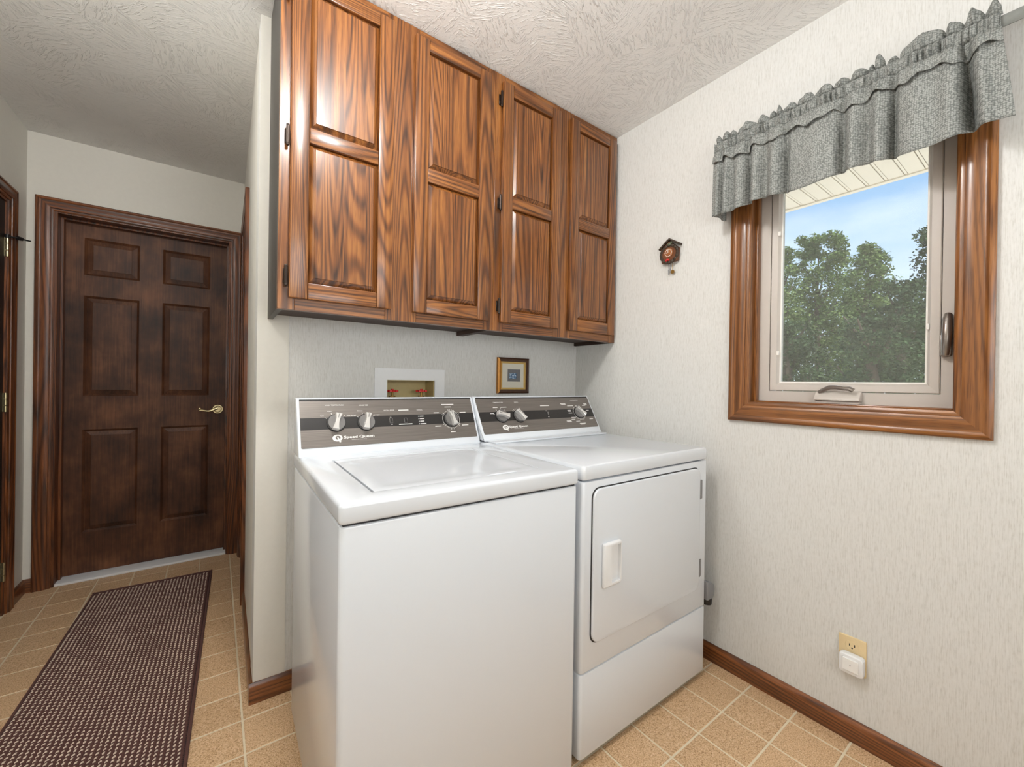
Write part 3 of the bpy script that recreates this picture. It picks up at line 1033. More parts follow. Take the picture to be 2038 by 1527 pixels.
# ================================================================ MACHINES
class Console:
    def __init__(s, by, bz, ty, tz):
        s.b = Vector((0, by, bz))
        v = Vector((0, ty - by, tz - bz))
        s.len = v.length
        s.v = v.normalized()
        s.n = Vector((1, 0, 0)).cross(s.v)
    def p(s, u, v, o=0.0):
        return s.b + Vector((u, 0, 0)) + s.v * v + s.n * o
    def M(s, u, v, o=0.0, rot=0.0):
        R = Matrix(((1, s.v.x, s.n.x), (0, s.v.y, s.n.y), (0, s.v.z, s.n.z))).to_4x4()
        return Matrix.Translation(s.p(u, v, o)) @ R @ Matrix.Rotation(rot, 4, 'Z')

def console_body(c, w, ydeep, zdeep, zt, ty):
    pts = [(c.b.y, c.b.z), (ty, zt), (ty + 0.004, zt + 0.003), (ydeep - 0.004, zt + 0.003), (ydeep, zt - 0.002), (ydeep, zdeep), (c.b.y + 0.0, zdeep)]
    return prism(nb(), pts, lambda p, q, a: Vector((a, p, q)), 0.0, w, 0.0035, 2)

def plate(c, u0, u1, v0, v1, o0, o1, rad=0.004):
    return prism(nb(), rrect(u0, u1, v0, v1, rad, 3), lambda p, q, a: c.p(p, q, a), o0, o1)

def knob(root, c, u, v, rot, r=0.029, dark_half=False):
    M = c.M(u, v, 0.0, rot)
    t = nb()
    cyl(t, (0, 0, 0.002), (0, 0, 0.005), r + 0.0025, r + 0.002, 32)
    bmesh.ops.transform(t, matrix=M, verts=t.verts[:])
    kb = obj('knob', t, BLACK, root, world=False)
    t = nb()
    cyl(t, (0, 0, 0.005), (0, 0, 0.013), r, r - 0.002, 32)
    bmesh.ops.transform(t, matrix=M, verts=t.verts[:])
    obj('knob_skirt', t, SILVER, kb, world=False)
    pts = []
    L = r + 0.001
    for k in range(-6, 7):
        q = k / 6
        pts.append((0.0068 + 0.0055 * q * q, q * L))
    outl = pts + [(-x, y) for x, y in reversed(pts)]
    t = prism(nb(), outl, lambda p, q, a: Vector((p * (1 - (a - 0.013) * 8), q * (1 - (a - 0.013) * 4), a)), 0.0125, 0.030, 0.0012, 1)
    bmesh.ops.transform(t, matrix=M, verts=t.verts[:])
    obj('knob_grip', t, CHROME, kb, world=False)
    t = B(-0.0008, 0.0008, L * 0.35, L * 0.82, 0.0296, 0.0304)
    bmesh.ops.transform(t, matrix=M, verts=t.verts[:])
    obj('pointer_line', t, BLACK, kb, world=False)
    return kb

def markings(root, c, bars, texts, ticks):
    t = nb()
    for u0, u1, v, h in bars:
        box(t, u0, u1, v - h / 2, v + h / 2, 0.0024, 0.0030)
    for s, u0, u1, v, h in texts:
        x = text_bm(s, u1 - u0, h, 0.012)
        bmesh.ops.translate(x, vec=(u0, v - h / 2, 0.0028), verts=x.verts[:])
        merge(t, x)
    for u, v, r0, r1, angs in ticks:
        for a in angs:
            x = nb()
            box(x, -0.0007, 0.0007, r0, r1, 0.0024, 0.0030)
            bmesh.ops.transform(x, matrix=Matrix.Translation((u, v, 0)) @ Matrix.Rotation(-math.radians(a), 4, 'Z'), verts=x.verts[:])
            merge(t, x)
    bmesh.ops.transform(t, matrix=c.M(0, 0), verts=t.verts[:])
    tag(obj('printed_markings', t, PRINT, root, smooth=False, world=False), kind='stuff')

def arc(t, u, v, r, a0, a1, w=0.0011, n=14):
    for k in range(n):
        p = [math.radians(a0 + (a1 - a0) * (k + d) / n) for d in (0, 1)]
        vs = [t.verts.new((u + rr * math.sin(a), v + rr * math.cos(a), 0.0028)) for a, rr in ((p[0], r), (p[1], r), (p[1], r + w), (p[0], r + w))]
        t.faces.new(vs)

def logo(root, c, uq, vq, rq, u0, u1, vt, us0, us1, vs):
    t = nb()
    n = 28
    ro, ri = [], []
    for k in range(n):
        a = 2 * PI * k / n
        ro.append(t.verts.new((uq + rq * 1.1 * math.cos(a), vq + rq * 0.82 * math.sin(a), 0.0028)))
        ri.append(t.verts.new((uq + rq * (0.55 * math.cos(a) + 0.1), vq + rq * 0.47 * math.sin(a) + rq * 0.04, 0.0028)))
    for k in range(n):
        t.faces.new((ro[k], ro[(k + 1) % n], ri[(k + 1) % n], ri[k]))
    q = [(-0.12, 0.2), (0.14, 0.28), (0.75, -1.0), (0.40, -1.12)]
    t.faces.new([t.verts.new((uq + x * rq, vq + y * rq, 0.0030)) for x, y in q])
    x = text_bm('Speed Queen', u1 - u0, 0.0125, 0.03)
    bmesh.ops.translate(x, vec=(u0, vt - 0.0065, 0.0028), verts=x.verts[:])
    merge(t, x)
    x = text_bm('Commercial Heavy Duty', us1 - us0, 0.0032, 0.01)
    bmesh.ops.translate(x, vec=(us0, vs - 0.0016, 0.0028), verts=x.verts[:])
    merge(t, x)
    bmesh.ops.transform(t, matrix=c.M(0, 0), verts=t.verts[:])
    obj('logo', t, PRINT, root, smooth=False, world=False)['label'] = 'white maker logo and lettering'

m_top = lambda a, b, t: Vector((a, b, t))
m_front = lambda a, b, t: Vector((a, -t, b))

# ---- washer (its own axes: x right, y back, z up, origin at front left foot)
wa = thing('washing_machine', 'white top-loading washer with grey control panel, left of the dryer', 'washer', (-1.4886, -0.8366, 0), -math.radians(1.2))
WW, WD_ = 0.665, 0.700
def vbev_box(x0, x1, y0, y1, z0, z1, r, r2):
    t = nb()
    bmesh.ops.create_cube(t, size=1)
    for v in t.verts:
        v.co = Vector(((x0 + x1) / 2 + v.co.x * (x1 - x0), (y0 + y1) / 2 + v.co.y * (y1 - y0), (z0 + z1) / 2 + v.co.z * (z1 - z0)))
    es = [e for e in t.edges if abs(e.verts[0].co.z - e.verts[1].co.z) > 1e-4]
    bmesh.ops.bevel(t, geom=es, offset=r, segments=5, profile=0.5, affect='EDGES')
    es = [e for e in t.edges if abs(e.verts[0].co.z - e.verts[1].co.z) < 1e-5 and len(e.link_faces) == 2 and e.calc_face_angle(0) > 0.8]
    bmesh.ops.bevel(t, geom=es, offset=r2, segments=2, profile=0.5, affect='EDGES')
    return t
obj('cabinet_body', vbev_box(0.0025, WW - 0.0025, 0.0025, WD_, 0.022, 0.8495, 0.013, 0.004), ENAMEL, wa, world=False)
obj('shadow_gap', B(0.010, WW - 0.010, 0.010, WD_ - 0.01, 0.8495, 0.8535), GAP_SHADE, wa, world=False)
LID = (0.083, 0.572, 0.062, 0.498)
obj('top_panel', slab_recess(m_top, 0.0, WW, 0.0, WD_, 0.8535, 0.899, LID, 0.012, 0.010, 0.0014, 4), ENAMEL, wa, world=False)
# lid: shallow dished slab
t = nb()
l0, l1, l2, l3 = LID[0] + 0.0060, LID[1] - 0.0022, LID[2] + 0.0026, LID[3] - 0.0022
lz = 0.8995
NX, NY = 26, 22
vv = []
for i in range(NX + 1):
    row = []
    for j in range(NY + 1):
        a, b = i / NX, j / NY
        ex = min(a, 1 - a) * (l1 - l0)
        ey = min(b, 1 - b) * (l3 - l2)
        e = min(ex, ey)
        s = min(1.0, max(0.0, (e - 0.012) / 0.06))
        s = s * s * (3 - 2 * s)
        z = lz - 0.0045 * s
        if e == 0:
            z = lz - 0.0012
        row.append(t.verts.new((l0 + a * (l1 - l0), l2 + b * (l3 - l2), z)))
    vv.append(row)
for i in range(NX):
    for j in range(NY):
        t.faces.new((vv[i][j], vv[i + 1][j], vv[i + 1][j + 1], vv[i][j + 1]))
rim = [e for e in t.edges if e.is_boundary]
ex = bmesh.ops.extrude_edge_only(t, edges=rim)
for g in ex['geom']:
    if isinstance(g, bmesh.types.BMVert):
        g.co.z = 0.8895
bmesh.ops.recalc_face_normals(t, faces=t.faces[:])
obj('lid_gap_shade', B(LID[0] + 0.0003, LID[1] - 0.0003, LID[2] + 0.0003, LID[3] - 0.0003, 0.8868, 0.8892), GAP_SHADE, wa, world=False)  # dark sheet in the recess, painted shade around the lid
lid = obj('lid', t, ENAMEL, wa, world=False)
g = nb()
sphere(g, (0.44, LID[2] + 0.008, 0.8990), (0.052, 0.007, 0.0025), 24, 8)
obj('lid_grip', g, ENAMEL, lid, world=False)
CW = Console(0.574, 0.9025, 0.654, 1.0842)
con = obj('control_console', console_body(CW, WW, WD_ - 0.002, 0.899, 1.0842, 0.654), ENAMEL, wa, world=False)
obj('control_panel', plate(CW, 0.0085, 0.6555, 0.027, 0.1945, -0.001, 0.0018), BRUSHED, con, world=False)['label'] = 'dark grey brushed control panel'
obj('panel_stripe', plate(CW, 0.0085, 0.6555, 0.088, 0.1295, 0.0018, 0.0022, 0.0005), STRIPE, con, world=False)
obj('panel_top_edge', plate(CW, 0.0085, 0.6555, 0.1915, 0.1955, 0.0018, 0.0035, 0.0005), BLACK, con, world=False)
knob(wa, CW, 0.119, 0.109, -0.25)
knob(wa, CW, 0.219, 0.107, -0.22)
knob(wa, CW, 0.551, 0.105, 0.22)
for u, v, w, h in ((0.308, 0.1088, 0.0125, 0.020), (0.3629, 0.108, 0.0125, 0.019)):
    t = B(-w / 2, w / 2, -h / 2, h / 2, 0.002, 0.0045, 0.001, 1)
    bmesh.ops.transform(t, matrix=CW.M(u, v), verts=t.verts[:])
    sw = obj('rocker_switch', t, SILVER, wa, world=False)
    t = prism(nb(), [(-h * 0.4, 0.004), (-h * 0.4, 0.009), (h * 0.4, 0.005), (h * 0.4, 0.004)], lambda p, q, a: Vector((a, p, q)), -w * 0.32, w * 0.32)
    bmesh.ops.transform(t, matrix=CW.M(u, v), verts=t.verts[:])
    obj('rocker', t, BLACK, sw, world=False)
t = nb()
for k in range(4):
    x = nb()
    cyl(x, (0, 0, 0.002), (0, 0, 0.0035), 0.0017, n=10)
    bmesh.ops.transform(x, matrix=CW.M(0.4155, 0.122 - 0.01 * k), verts=x.verts[:])
    merge(t, x)
obj('indicator_lights', t, WHITE, wa, world=False)
bars = [(0.340, 0.379, 0.149, 0.0036), (0.5186, 0.5723, 0.168, 0.0036), (0.5307, 0.558, 0.157, 0.003), (0.480, 0.502, 0.1342, 0.003), (0.594, 0.621, 0.1325, 0.003),
        (0.478, 0.504, 0.0785, 0.003), (0.5943, 0.6237, 0.078, 0.003), (0.541, 0.5626, 0.0525, 0.003), (0.3358, 0.387, 0.0935, 0.003), (0.4198, 0.4358, 0.122, 0.003), (0.4198, 0.437, 0.112, 0.003), (0.4198, 0.436, 0.102, 0.003), (0.4198, 0.4432, 0.092, 0.003)]
texts = [('WASH TEMPERATURE', 0.0856, 0.1465, 0.1737, 0.0045), ('LOAD SIZE', 0.2008, 0.231, 0.1718, 0.0045), ('EXTRA RINSE', 0.2854, 0.325, 0.150, 0.004), ('SIGNAL', 0.4118, 0.4353, 0.148, 0.004),
         ('Warm', 0.0919, 0.1061, 0.1518, 0.0038), ('Cold', 0.0700, 0.0800, 0.1357, 0.0038), ('Hot', 0.155, 0.167, 0.135, 0.0038), ('Small', 0.1693, 0.185, 0.1347, 0.0038), ('Medium', 0.1906, 0.2096, 0.1508, 0.0038), ('Large', 0.2481, 0.2691, 0.1338, 0.0038),
         ('On', 0.3045, 0.3105, 0.1222, 0.003), ('Off', 0.3060, 0.3125, 0.0945, 0.003)]
ticks = [(0.119, 0.109, 0.033, 0.039, (-60, -22, 48)), (0.219, 0.107, 0.033, 0.039, (-52, -18, 50)), (0.551, 0.105, 0.034, 0.043, (-60, -50, -10, 0, 10, 50, 60, 120, 130, 172, 180, 188, 230, 240))]
markings(wa, CW, bars, texts, ticks)
t = nb()
for a0, a1 in ((-46, -14), (14, 46), (64, 116), (134, 168), (192, 226), (244, 296)):
    arc(t, 0.551, 0.105, 0.0365, a0, a1)
bmesh.ops.transform(t, matrix=CW.M(0, 0), verts=t.verts[:])
tag(obj('dial_ring', t, PRINT, wa, smooth=False, world=False), kind='stuff')
logo(wa, CW, 0.119, 0.0555, 0.0145, 0.1393, 0.2417, 0.0558, 0.1644, 0.2151, 0.0465)
for x in (0.05, WW - 0.05):
    for y in (0.05, WD_ - 0.06):
        obj('foot', cyl(nb(), (x, y, 0.0), (x, y, 0.026), 0.02, 0.014, 14), BLACK, wa, world=False)

# ---- dryer
dr = thing('clothes_dryer', 'white front-loading dryer with grey control panel, against the window wall', 'dryer', (-0.8075, -0.8517, 0), -math.radians(0.11))
DW, DD = 0.6959, 0.70
obj('cabinet_body', vbev_box(0.004, DW - 0.004, 0.014, DD, 0.03, 0.856, 0.012, 0.003), ENAMEL, dr, world=False)
obj('shadow_gap', B(0.012, DW - 0.012, 0.02, DD - 0.02, 0.856, 0.8585), GAP_SHADE, dr, world=False)
obj('top_panel', vbev_box(0.0, DW, 0.0, DD, 0.8585, 0.9046, 0.013, 0.009), ENAMEL, dr, world=False)
obj('top_ridge', B(0.02, DW - 0.02, 0.50, DD, 0.9040, 0.911, 0.003, 2), ENAMEL, dr, world=False)
obj('front_panel', vbev_box(0.001, DW - 0.001, 0.001, 0.05, 0.2815, 0.8555, 0.011, 0.004), ENAMEL, dr, world=False)
obj('lower_panel', vbev_box(0.001, DW - 0.001, 0.001, 0.05, 0.022, 0.2785, 0.011, 0.006), ENAMEL, dr, world=False)
obj('toe_gap', B(0.012, DW - 0.012, 0.02, 0.6, 0.012, 0.034), GAP_SHADE, dr, world=False)
DR = (0.041, 0.634, 0.3625, 0.8315)
obj('door_gap', prism(nb(), rrect(DR[0] - 0.0035, DR[1] + 0.0025, DR[2] - 0.0035, DR[3] + 0.0035, 0.032), m_front, -0.003, 0.0006), GAP_SHADE, dr, world=False)
dd_ = obj('door', prism(nb(), rrect(*DR, 0.030), m_front, -0.002, 0.0075, 0.0035, 3), ENAMEL, dr, world=False)
hx = slab_recess(m_front, 0.0765, 0.156, 0.526, 0.661, 0.0070, 0.0205, (0.112, 0.152, 0.537, 0.650), 0.0115, 0.005, 0.0025, 3)
obj('pull_handle', hx, WHITE, dd_, world=False)['label'] = 'white recessed pull handle'
for z0, z1 in ((0.709, 0.782), (0.408, 0.473)):
    t = B(0.640, 0.655, -0.0035, 0.0015, z0, z1, 0.001, 1)
    cyl(t, (0.6395, -0.004, z0), (0.6395, -0.004, z1), 0.003, n=10)
    obj('hinge', t, GREYP, dr, world=False)
CD = Console(0.553, 0.911, 0.654, 1.0842)
con = obj('control_console', console_body(CD, DW, DD - 0.002, 0.9105, 1.0842, 0.654), ENAMEL, dr, world=False)
obj('control_panel', plate(CD, 0.0085, 0.687, 0.027, 0.196, -0.001, 0.0018, 0.006), BRUSHED, con, world=False)['label'] = 'dark grey brushed control panel'
obj('panel_stripe', plate(CD, 0.0085, 0.687, 0.083, 0.128, 0.0018, 0.0022, 0.0005), STRIPE, con, world=False)
obj('panel_top_edge', plate(CD, 0.012, 0.684, 0.1925, 0.1965, 0.0018, 0.0035, 0.0005), BLACK, con, world=False)
knob(dr, CD, 0.118, 0.106, 1.25)
knob(dr, CD, 0.212, 0.103, 0.62)
knob(dr, CD, 0.588, 0.107, 0.75)
t = B(-0.004, 0.004, -0.010, 0.010, 0.002, 0.0045, 0.001, 1)
bmesh.ops.transform(t, matrix=CD.M(0.382, 0.108), verts=t.verts[:])
sw = obj('rocker_switch', t, BLACK, dr, world=False)
t = prism(nb(), [(-0.007, 0.004), (-0.007, 0.006), (0.007, 0.010), (0.007, 0.004)], lambda p, q, a: Vector((a, p, q)), -0.0028, 0.0028)
bmesh.ops.transform(t, matrix=CD.M(0.382, 0.108), verts=t.verts[:])
obj('rocker', t, SILVER, sw, world=False)
bars = [(0.086, 0.1098, 0.148, 0.003), (0.1258, 0.1576, 0.1487, 0.003), (0.0647, 0.083, 0.120, 0.003), (0.3527, 0.4078, 0.1507, 0.0036), (0.482, 0.517, 0.1585, 0.0032), (0.488, 0.517, 0.1535, 0.003),
        (0.641, 0.664, 0.1555, 0.003), (0.643, 0.664, 0.151, 0.003), (0.525, 0.5637, 0.146, 0.003), (0.6443, 0.669, 0.0697, 0.003), (0.4846, 0.515, 0.0655, 0.003), (0.487, 0.517, 0.0615, 0.003), (0.565, 0.606, 0.0485, 0.003), (0.571, 0.600, 0.0445, 0.003),
        (0.516, 0.537, 0.122, 0.0028), (0.519, 0.537, 0.1165, 0.0028), (0.5165, 0.541, 0.1067, 0.0028), (0.525, 0.553, 0.0826, 0.0028), (0.5204, 0.545, 0.072, 0.0028), (0.547, 0.5725, 0.061, 0.003), (0.376, 0.380, 0.1235, 0.003), (0.379, 0.385, 0.0925, 0.003), (0.628, 0.652, 0.146, 0.0028), (0.642, 0.662, 0.118, 0.0028)]
texts = [('TEMPERATURE', 0.0929, 0.1458, 0.1724, 0.0042), ('SIGNAL', 0.2075, 0.2305, 0.1722, 0.0042), ('FABRIC SELECTOR', 0.5578, 0.610, 0.1741, 0.004)]
ticks = [(0.118, 0.106, 0.033, 0.040, (-75, -30, 10, 40)), (0.212, 0.103, 0.033, 0.040, (-45, -30, -15, 0, 15)), (0.588, 0.107, 0.034, 0.042, (-75, -60, -40, -8, 0, 25, 60, 120, 130, 140, 150, 160, 170, 180, 195, 215, 235))]
markings(dr, CD, bars, texts, ticks)
t = nb()
for a0, a1 in ((-110, -45), (-38, -5), (112, 160), (200, 245)):
    arc(t, 0.588, 0.107, 0.0355, a0, a1)
bmesh.ops.transform(t, matrix=CD.M(0, 0), verts=t.verts[:])
tag(obj('dial_ring', t, PRINT, dr, smooth=False, world=False), kind='stuff')
logo(dr, CD, 0.1225, 0.0525, 0.0145, 0.1399, 0.2432, 0.0530, 0.1648, 0.2171, 0.0437)
for x in (0.06, DW - 0.06):
    for y in (0.07, DD - 0.06):
        obj('foot', cyl(nb(), (x, y, 0.0), (x, y, 0.026), 0.02, 0.014, 14), BLACK, dr, world=False)

# grey holder on the side of the dryer
gh = thing('cord_plug', 'grey plastic plug end with black tip poking out between dryer and window wall', 'plug', (-0.08, -0.84, 0.27))
t = prism(nb(), [(-0.1105, 0.372), (-0.085, 0.366), (-0.062, 0.350), (-0.056, 0.335), (-0.056, 0.312), (-0.068, 0.298), (-0.1105, 0.298)], lambda p, q, a: Vector((p, a, q)), -0.862, -0.815, 0.004, 2)
obj('housing', t, GREYP, gh)
obj('tip', cyl(nb(), (-0.079, -0.840, 0.272), (-0.079, -0.840, 0.2995), 0.019, 0.021, 16), BLACK, gh)

# ================================================================ SUPPLY BOX
sb = thing('water_supply_box', 'recessed washer supply box with two red tap handles above the washer', 'valve box', (-1.0, 0, 1.05))
obj('face_plate', grid_boxes(nb(), m_back, -1.161, -0.843, 0.88, 1.203, -0.007, 0.0, [BOX]), WHITE, sb, smooth=False)
t = nb()
x0, x1, z0, z1 = BOX
box(t, x0, x1, 0.088, 0.094, z0, z1)
box(t, x0, x0 + 0.003, 0.0005, 0.088, z0, z1)
box(t, x1 - 0.003, x1, 0.0005, 0.088, z0, z1)
box(t, x0, x1, 0.0005, 0.088, z1 - 0.003, z1)
box(t, x0, x1, 0.0005, 0.088, z0, z0 + 0.003)
obj('box_lining', t, TANBOX, sb, smooth=False)
for x in (-1.073, -0.939):
    t = nb()
    cyl(t, (x, 0.03, z0 + 0.003), (x, 0.03, 1.06), 0.012, n=16)
    cyl(t, (x, 0.03, 1.06), (x, 0.03, 1.085), 0.015, 0.014, 6)
    cyl(t, (x, 0.03, 1.085), (x, 0.03, 1.104), 0.005, n=10)
    vlv = obj('valve', t, BRASS, sb)
    pts = []
    for k in range(40):
        a = 2 * PI * k / 40
        r = 0.025 + 0.0028 * math.cos(8 * a)
        pts.append((r * math.cos(a), r * math.sin(a)))
    hd = prism(nb(), pts, lambda p, q, a: Vector((x + p, 0.03 + q, a)), 1.101, 1.111, 0.002, 1)
    cyl(hd, (x, 0.03, 1.111), (x, 0.03, 1.115), 0.007, 0.006, 12)
    obj('tap_handle', hd, RED, vlv)['label'] = 'red round tap handle'

# ================================================================ PICTURE
pc = thing('framed_picture', 'small gilt framed picture with cream mat hanging above the dryer', 'picture', (-0.455, 0, 1.185))
PR = (-0.553, -0.356, 1.095, 1.276)
m_pic = lambda a, b, t: Vector((a, -0.001 - t, b))
prof1 = [(0, 0), (0, 0.014), (0.3, 0.018), (0.55, 0.016), (0.6, 0.012), (1, 0.011), (1, 0)]
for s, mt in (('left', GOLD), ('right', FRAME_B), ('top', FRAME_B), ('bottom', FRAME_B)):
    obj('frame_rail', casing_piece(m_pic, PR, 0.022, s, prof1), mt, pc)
PI_ = (PR[0] + 0.021, PR[1] - 0.021, PR[2] + 0.020, PR[3] - 0.020)
for s in ('left', 'right', 'top', 'bottom'):
    obj('fillet', casing_piece(m_pic, PI_, 0.009, s, [(0, 0), (0, 0.012), (0.6, 0.012), (0.62, 0.009), (1, 0.008), (1, 0)]), plain('gilt_fillet', lin(196, 164, 96), 0.35, 0.4) if s == 'left' else bpy.data.materials['gilt_fillet'], pc)
obj('mat_board', grid_boxes(nb(), m_pic, PI_[0], PI_[1], PI_[2], PI_[3], 0.001, 0.0060, [(-0.489, -0.408, 1.155, 1.218)]), MATC, pc, smooth=False)
obj('inner_mat', grid_boxes(nb(), m_pic, -0.492, -0.405, 1.152, 1.221, 0.001, 0.0040, [(-0.476, -0.431, 1.1705, 1.1985)]), MATG, pc, smooth=False)
obj('print', B(-0.478, -0.429, -0.0035, -0.002, 1.1685, 1.2005), PRINTB, pc, smooth=False)

# ================================================================ MINIATURE CLOCK
ck = thing('cuckoo_clock', 'tiny carved brown cuckoo clock ornament hanging left of the window', 'ornament', (0, -0.608, 1.74))
HOUSE = plain('carved_walnut', lin(104, 60, 30), 0.5, var=0.4, scale=160)
LEAFB = plain('carved_dark_leaf', lin(58, 44, 30), 0.55, var=0.4, scale=160)
m_ck = lambda p, q, a: Vector((-a, p, q))
t = prism(nb(), [(-0.648, 1.712), (-0.571, 1.712), (-0.566, 1.776), (-0.609, 1.806), (-0.652, 1.770)], m_ck, 0.001, 0.024, 0.002, 1)
obj('case', t, HOUSE, ck)
t = nb()
for y0, z0, y1, z1 in ((-0.607, 1.815, -0.558, 1.778), (-0.607, 1.815, -0.660, 1.781)):
    d = Vector((0, y1 - y0, z1 - z0))
    L = d.length
    a = math.atan2(z1 - z0, y1 - y0)
    M = Matrix.Translation((0, y0, z0)) @ Matrix.Rotation(a, 4, 'X')
    box(t, -0.030, -0.001, 0.0, L, -0.006, 0.002, 0.0015, 1, M=M)
obj('roof', t, LEAFB, ck)
t = nb()
cyl(t, (-0.024, -0.609, 1.752), (-0.028, -0.609, 1.752), 0.022, 0.021, 24)
cyl(t, (-0.028, -0.609, 1.752), (-0.030, -0.609, 1.752), 0.012, 0.010, 20)
dial = obj('dial', t, plain('clock_dial_wood', lin(150, 92, 48), 0.4), ck)
t = nb()
for k in range(12):
    a = k * PI / 6
    sphere(t, (-0.0285, -0.609 + 0.0165 * math.cos(a), 1.752 + 0.0165 * math.sin(a)), 0.0022, 8, 5)
box(t, -0.032, -0.030, -0.610, -0.608, 1.752, 1.766)
box(t, -0.032, -0.030, -0.610, -0.600, 1.751, 1.753)
obj('numerals_and_hands', t, PRINT, dial)
t = nb()
rnd = random.Random(3)
for k in range(16):
    a = k / 16 * 2 * PI
    y, z = -0.610 + 0.041 * math.cos(a), 1.748 + 0.038 * math.sin(a)
    M = Matrix.Rotation(a, 4, 'X')
    sphere(t, (-0.022, y, z), (0.007, 0.0085, 0.0115), 8, 5, M=M)
tag(obj('carved_leaves', t, LEAFB, ck), kind='stuff')
t = nb()
for y, z in ((-0.604, 1.722), (-0.598, 1.719), (-0.610, 1.719)):
    sphere(t, (-0.028, y, z), 0.0048, 10, 6)
obj('red_berries', t, RED, ck)
t = nb()
sphere(t, (-0.027, -0.612, 1.790), (0.006, 0.012, 0.007), 12, 7)
sphere(t, (-0.030, -0.623, 1.796), (0.005, 0.006, 0.005), 10, 6)
obj('carved_bird', t, plain('grey_green_paint', lin(92, 98, 80), 0.5), ck)
t = nb()
for y, l in ((-0.603, 0.058), (-0.611, 0.050)):
    tube(t, [(-0.014, y, 1.713), (-0.014, y, 1.713 - l * 0.6)], 0.0010, 6)
    cyl(t, (-0.014, y, 1.713 - l * 0.6), (-0.014, y, 1.713 - l), 0.0030, 0.0018, 10)
obj('weights', t, GREYP, ck)
t = tube(nb(), [(-0.012, -0.622, 1.713), (-0.012, -0.622, 1.672)], 0.001, 6)
cyl(t, (-0.010, -0.622, 1.666), (-0.014, -0.622, 1.666), 0.0085, n=18)
obj('pendulum', t, BRASS, ck)

# ================================================================ WALL OUTLET AND NIGHT LIGHT
ou = thing('wall_outlet', 'ivory wall outlet plate low on the window wall', 'outlet', (0, -1.2875, 0.279))
pl = prism(nb(), rrect(-1.3235, -1.2515, 0.221, 0.337, 0.003, 2), lambda p, q, a: Vector((-a, p, q)), 0.0, 0.006, 0.002, 2)
obj('cover_plate', pl, IVORY, ou)
for zc in (0.308, 0.259):
    t = nb()
    pts = []
    for k in range(24):
        a = 2 * PI * k / 24
        pts.append((-1.2875 + 0.0172 * math.cos(a), zc + max(-0.0125, min(0.0125, 0.0172 * math.sin(a)))))
    prism(t, pts, lambda p, q, a: Vector((-a, p, q)), 0.0055, 0.0078)
    rc = obj('receptacle', t, IVORY, ou)
    t = nb()
    box(t, -0.0081, -0.0070, -1.2952, -1.2928, zc - 0.001, zc + 0.0075)
    box(t, -0.0081, -0.0070, -1.2822, -1.2798, zc - 0.001, zc + 0.0065)
    cyl(t, (-0.0070, -1.2875, zc - 0.006), (-0.0081, -1.2875, zc - 0.006), 0.0024, n=12)
    obj('slots', t, BLACK, rc)
obj('cover_screw', cyl(nb(), (-0.0055, -1.2875, 0.2835), (-0.0070, -1.2875, 0.2835), 0.0032, n=14), BRASS, ou)
nl = thing('night_light', 'square white plug-in night light in the lower socket of the ivory outlet', 'night light', (-0.02, -1.2905, 0.26))
obj('housing', prism(nb(), rrect(-1.3225, -1.2590, 0.227, 0.289, 0.010, 4), lambda p, q, a: Vector((-a, p, q)), 0.0085, 0.034, 0.004, 3), WHITE, nl)
obj('lens', prism(nb(), rrect(-1.3115, -1.2695, 0.239, 0.278, 0.002, 2), lambda p, q, a: Vector((-a, p, q)), 0.0335, 0.0375, 0.001, 1), FROST, nl)
obj('light_sensor', cyl(nb(), (-0.0370, -1.2905, 0.2585), (-0.0382, -1.2905, 0.2585), 0.0016, n=10), GREYP, nl)

# ================================================================ VALANCE
rod = thing('curtain_rod', 'grey fabric-covered rod ends holding the valance over the window', 'rod', (-0.04, -1.24, 2.09))
RX = -0.078
path = [(-0.001, -0.868, 2.090), (-0.05, -0.868, 2.090), (-0.068, -0.872, 2.090), (RX, -0.885, 2.090)]
path += [(RX, -0.885 - (1.64 - 0.885) * k / 8, 2.090) for k in range(1, 9)]
path += [(RX + 0.006, -1.66, 2.090), (RX + 0.03, -1.672, 2.090), (-0.001, -1.675, 2.090)]
t = tube(nb(), path, 0.0085, 10)
for v in t.verts:
    v.co.z = 2.090 + (v.co.z - 2.090) * 1.8
obj('rod_bar', t, FABRIC_P, rod)
for y in (-0.868, -1.675):
    obj('wall_bracket', B(-0.006, -0.0003, y - 0.009, y + 0.009, 2.066, 2.114, 0.001, 1), WHITE, rod)

val = thing('valance', 'gathered sage grey valance with ruffled heading over the window', 'valance', (-0.09, -1.24, 1.82))
YV0, YV1 = -0.853, -1.612
pleats = [(-0.872, .006, .008), (-0.888, -.010, .008), (-0.905, .010, .009), (-0.925, -.008, .009), (-0.95, .004, .010), (-0.982, -.022, .010), (-1.01, .008, .014), (-1.04, -.010, .012), (-1.075, .012, .016), (-1.105, -.018, .010), (-1.15, .003, .02), (-1.20, .010, .035), (-1.262, -.020, .011), (-1.292, .008, .012), (-1.325, -.010, .012), (-1.352, .010, .012), (-1.384, -.024, .009), (-1.43, .012, .030), (-1.50, .010, .02), (-1.538, -.034, .011), (-1.565, .014, .014), (-1.60, .004, .015)]
def pleat(y, f):
    return 2.3 * sum(a * math.exp(-((y - c) / (w * (1 + 0.15 * f))) ** 2) for c, a, w in pleats)
def hf(y, k):
    return math.sin(y * 320 + 2.2 * math.sin(y * 61) + k) * 0.6 + math.sin(y * 410 + 2.3 * k + 1.3 * math.sin(y * 97)) * 0.35 + math.sin(y * 151 + k * 0.7) * 0.4
dips = [-0.850, -0.878, -0.905, -0.935, -1.0, -1.045, -1.066, -1.09, -1.135, -1.185, -1.235, -1.275, -1.32, -1.338, -1.36, -1.395, -1.488, -1.528, -1.574, -1.616]
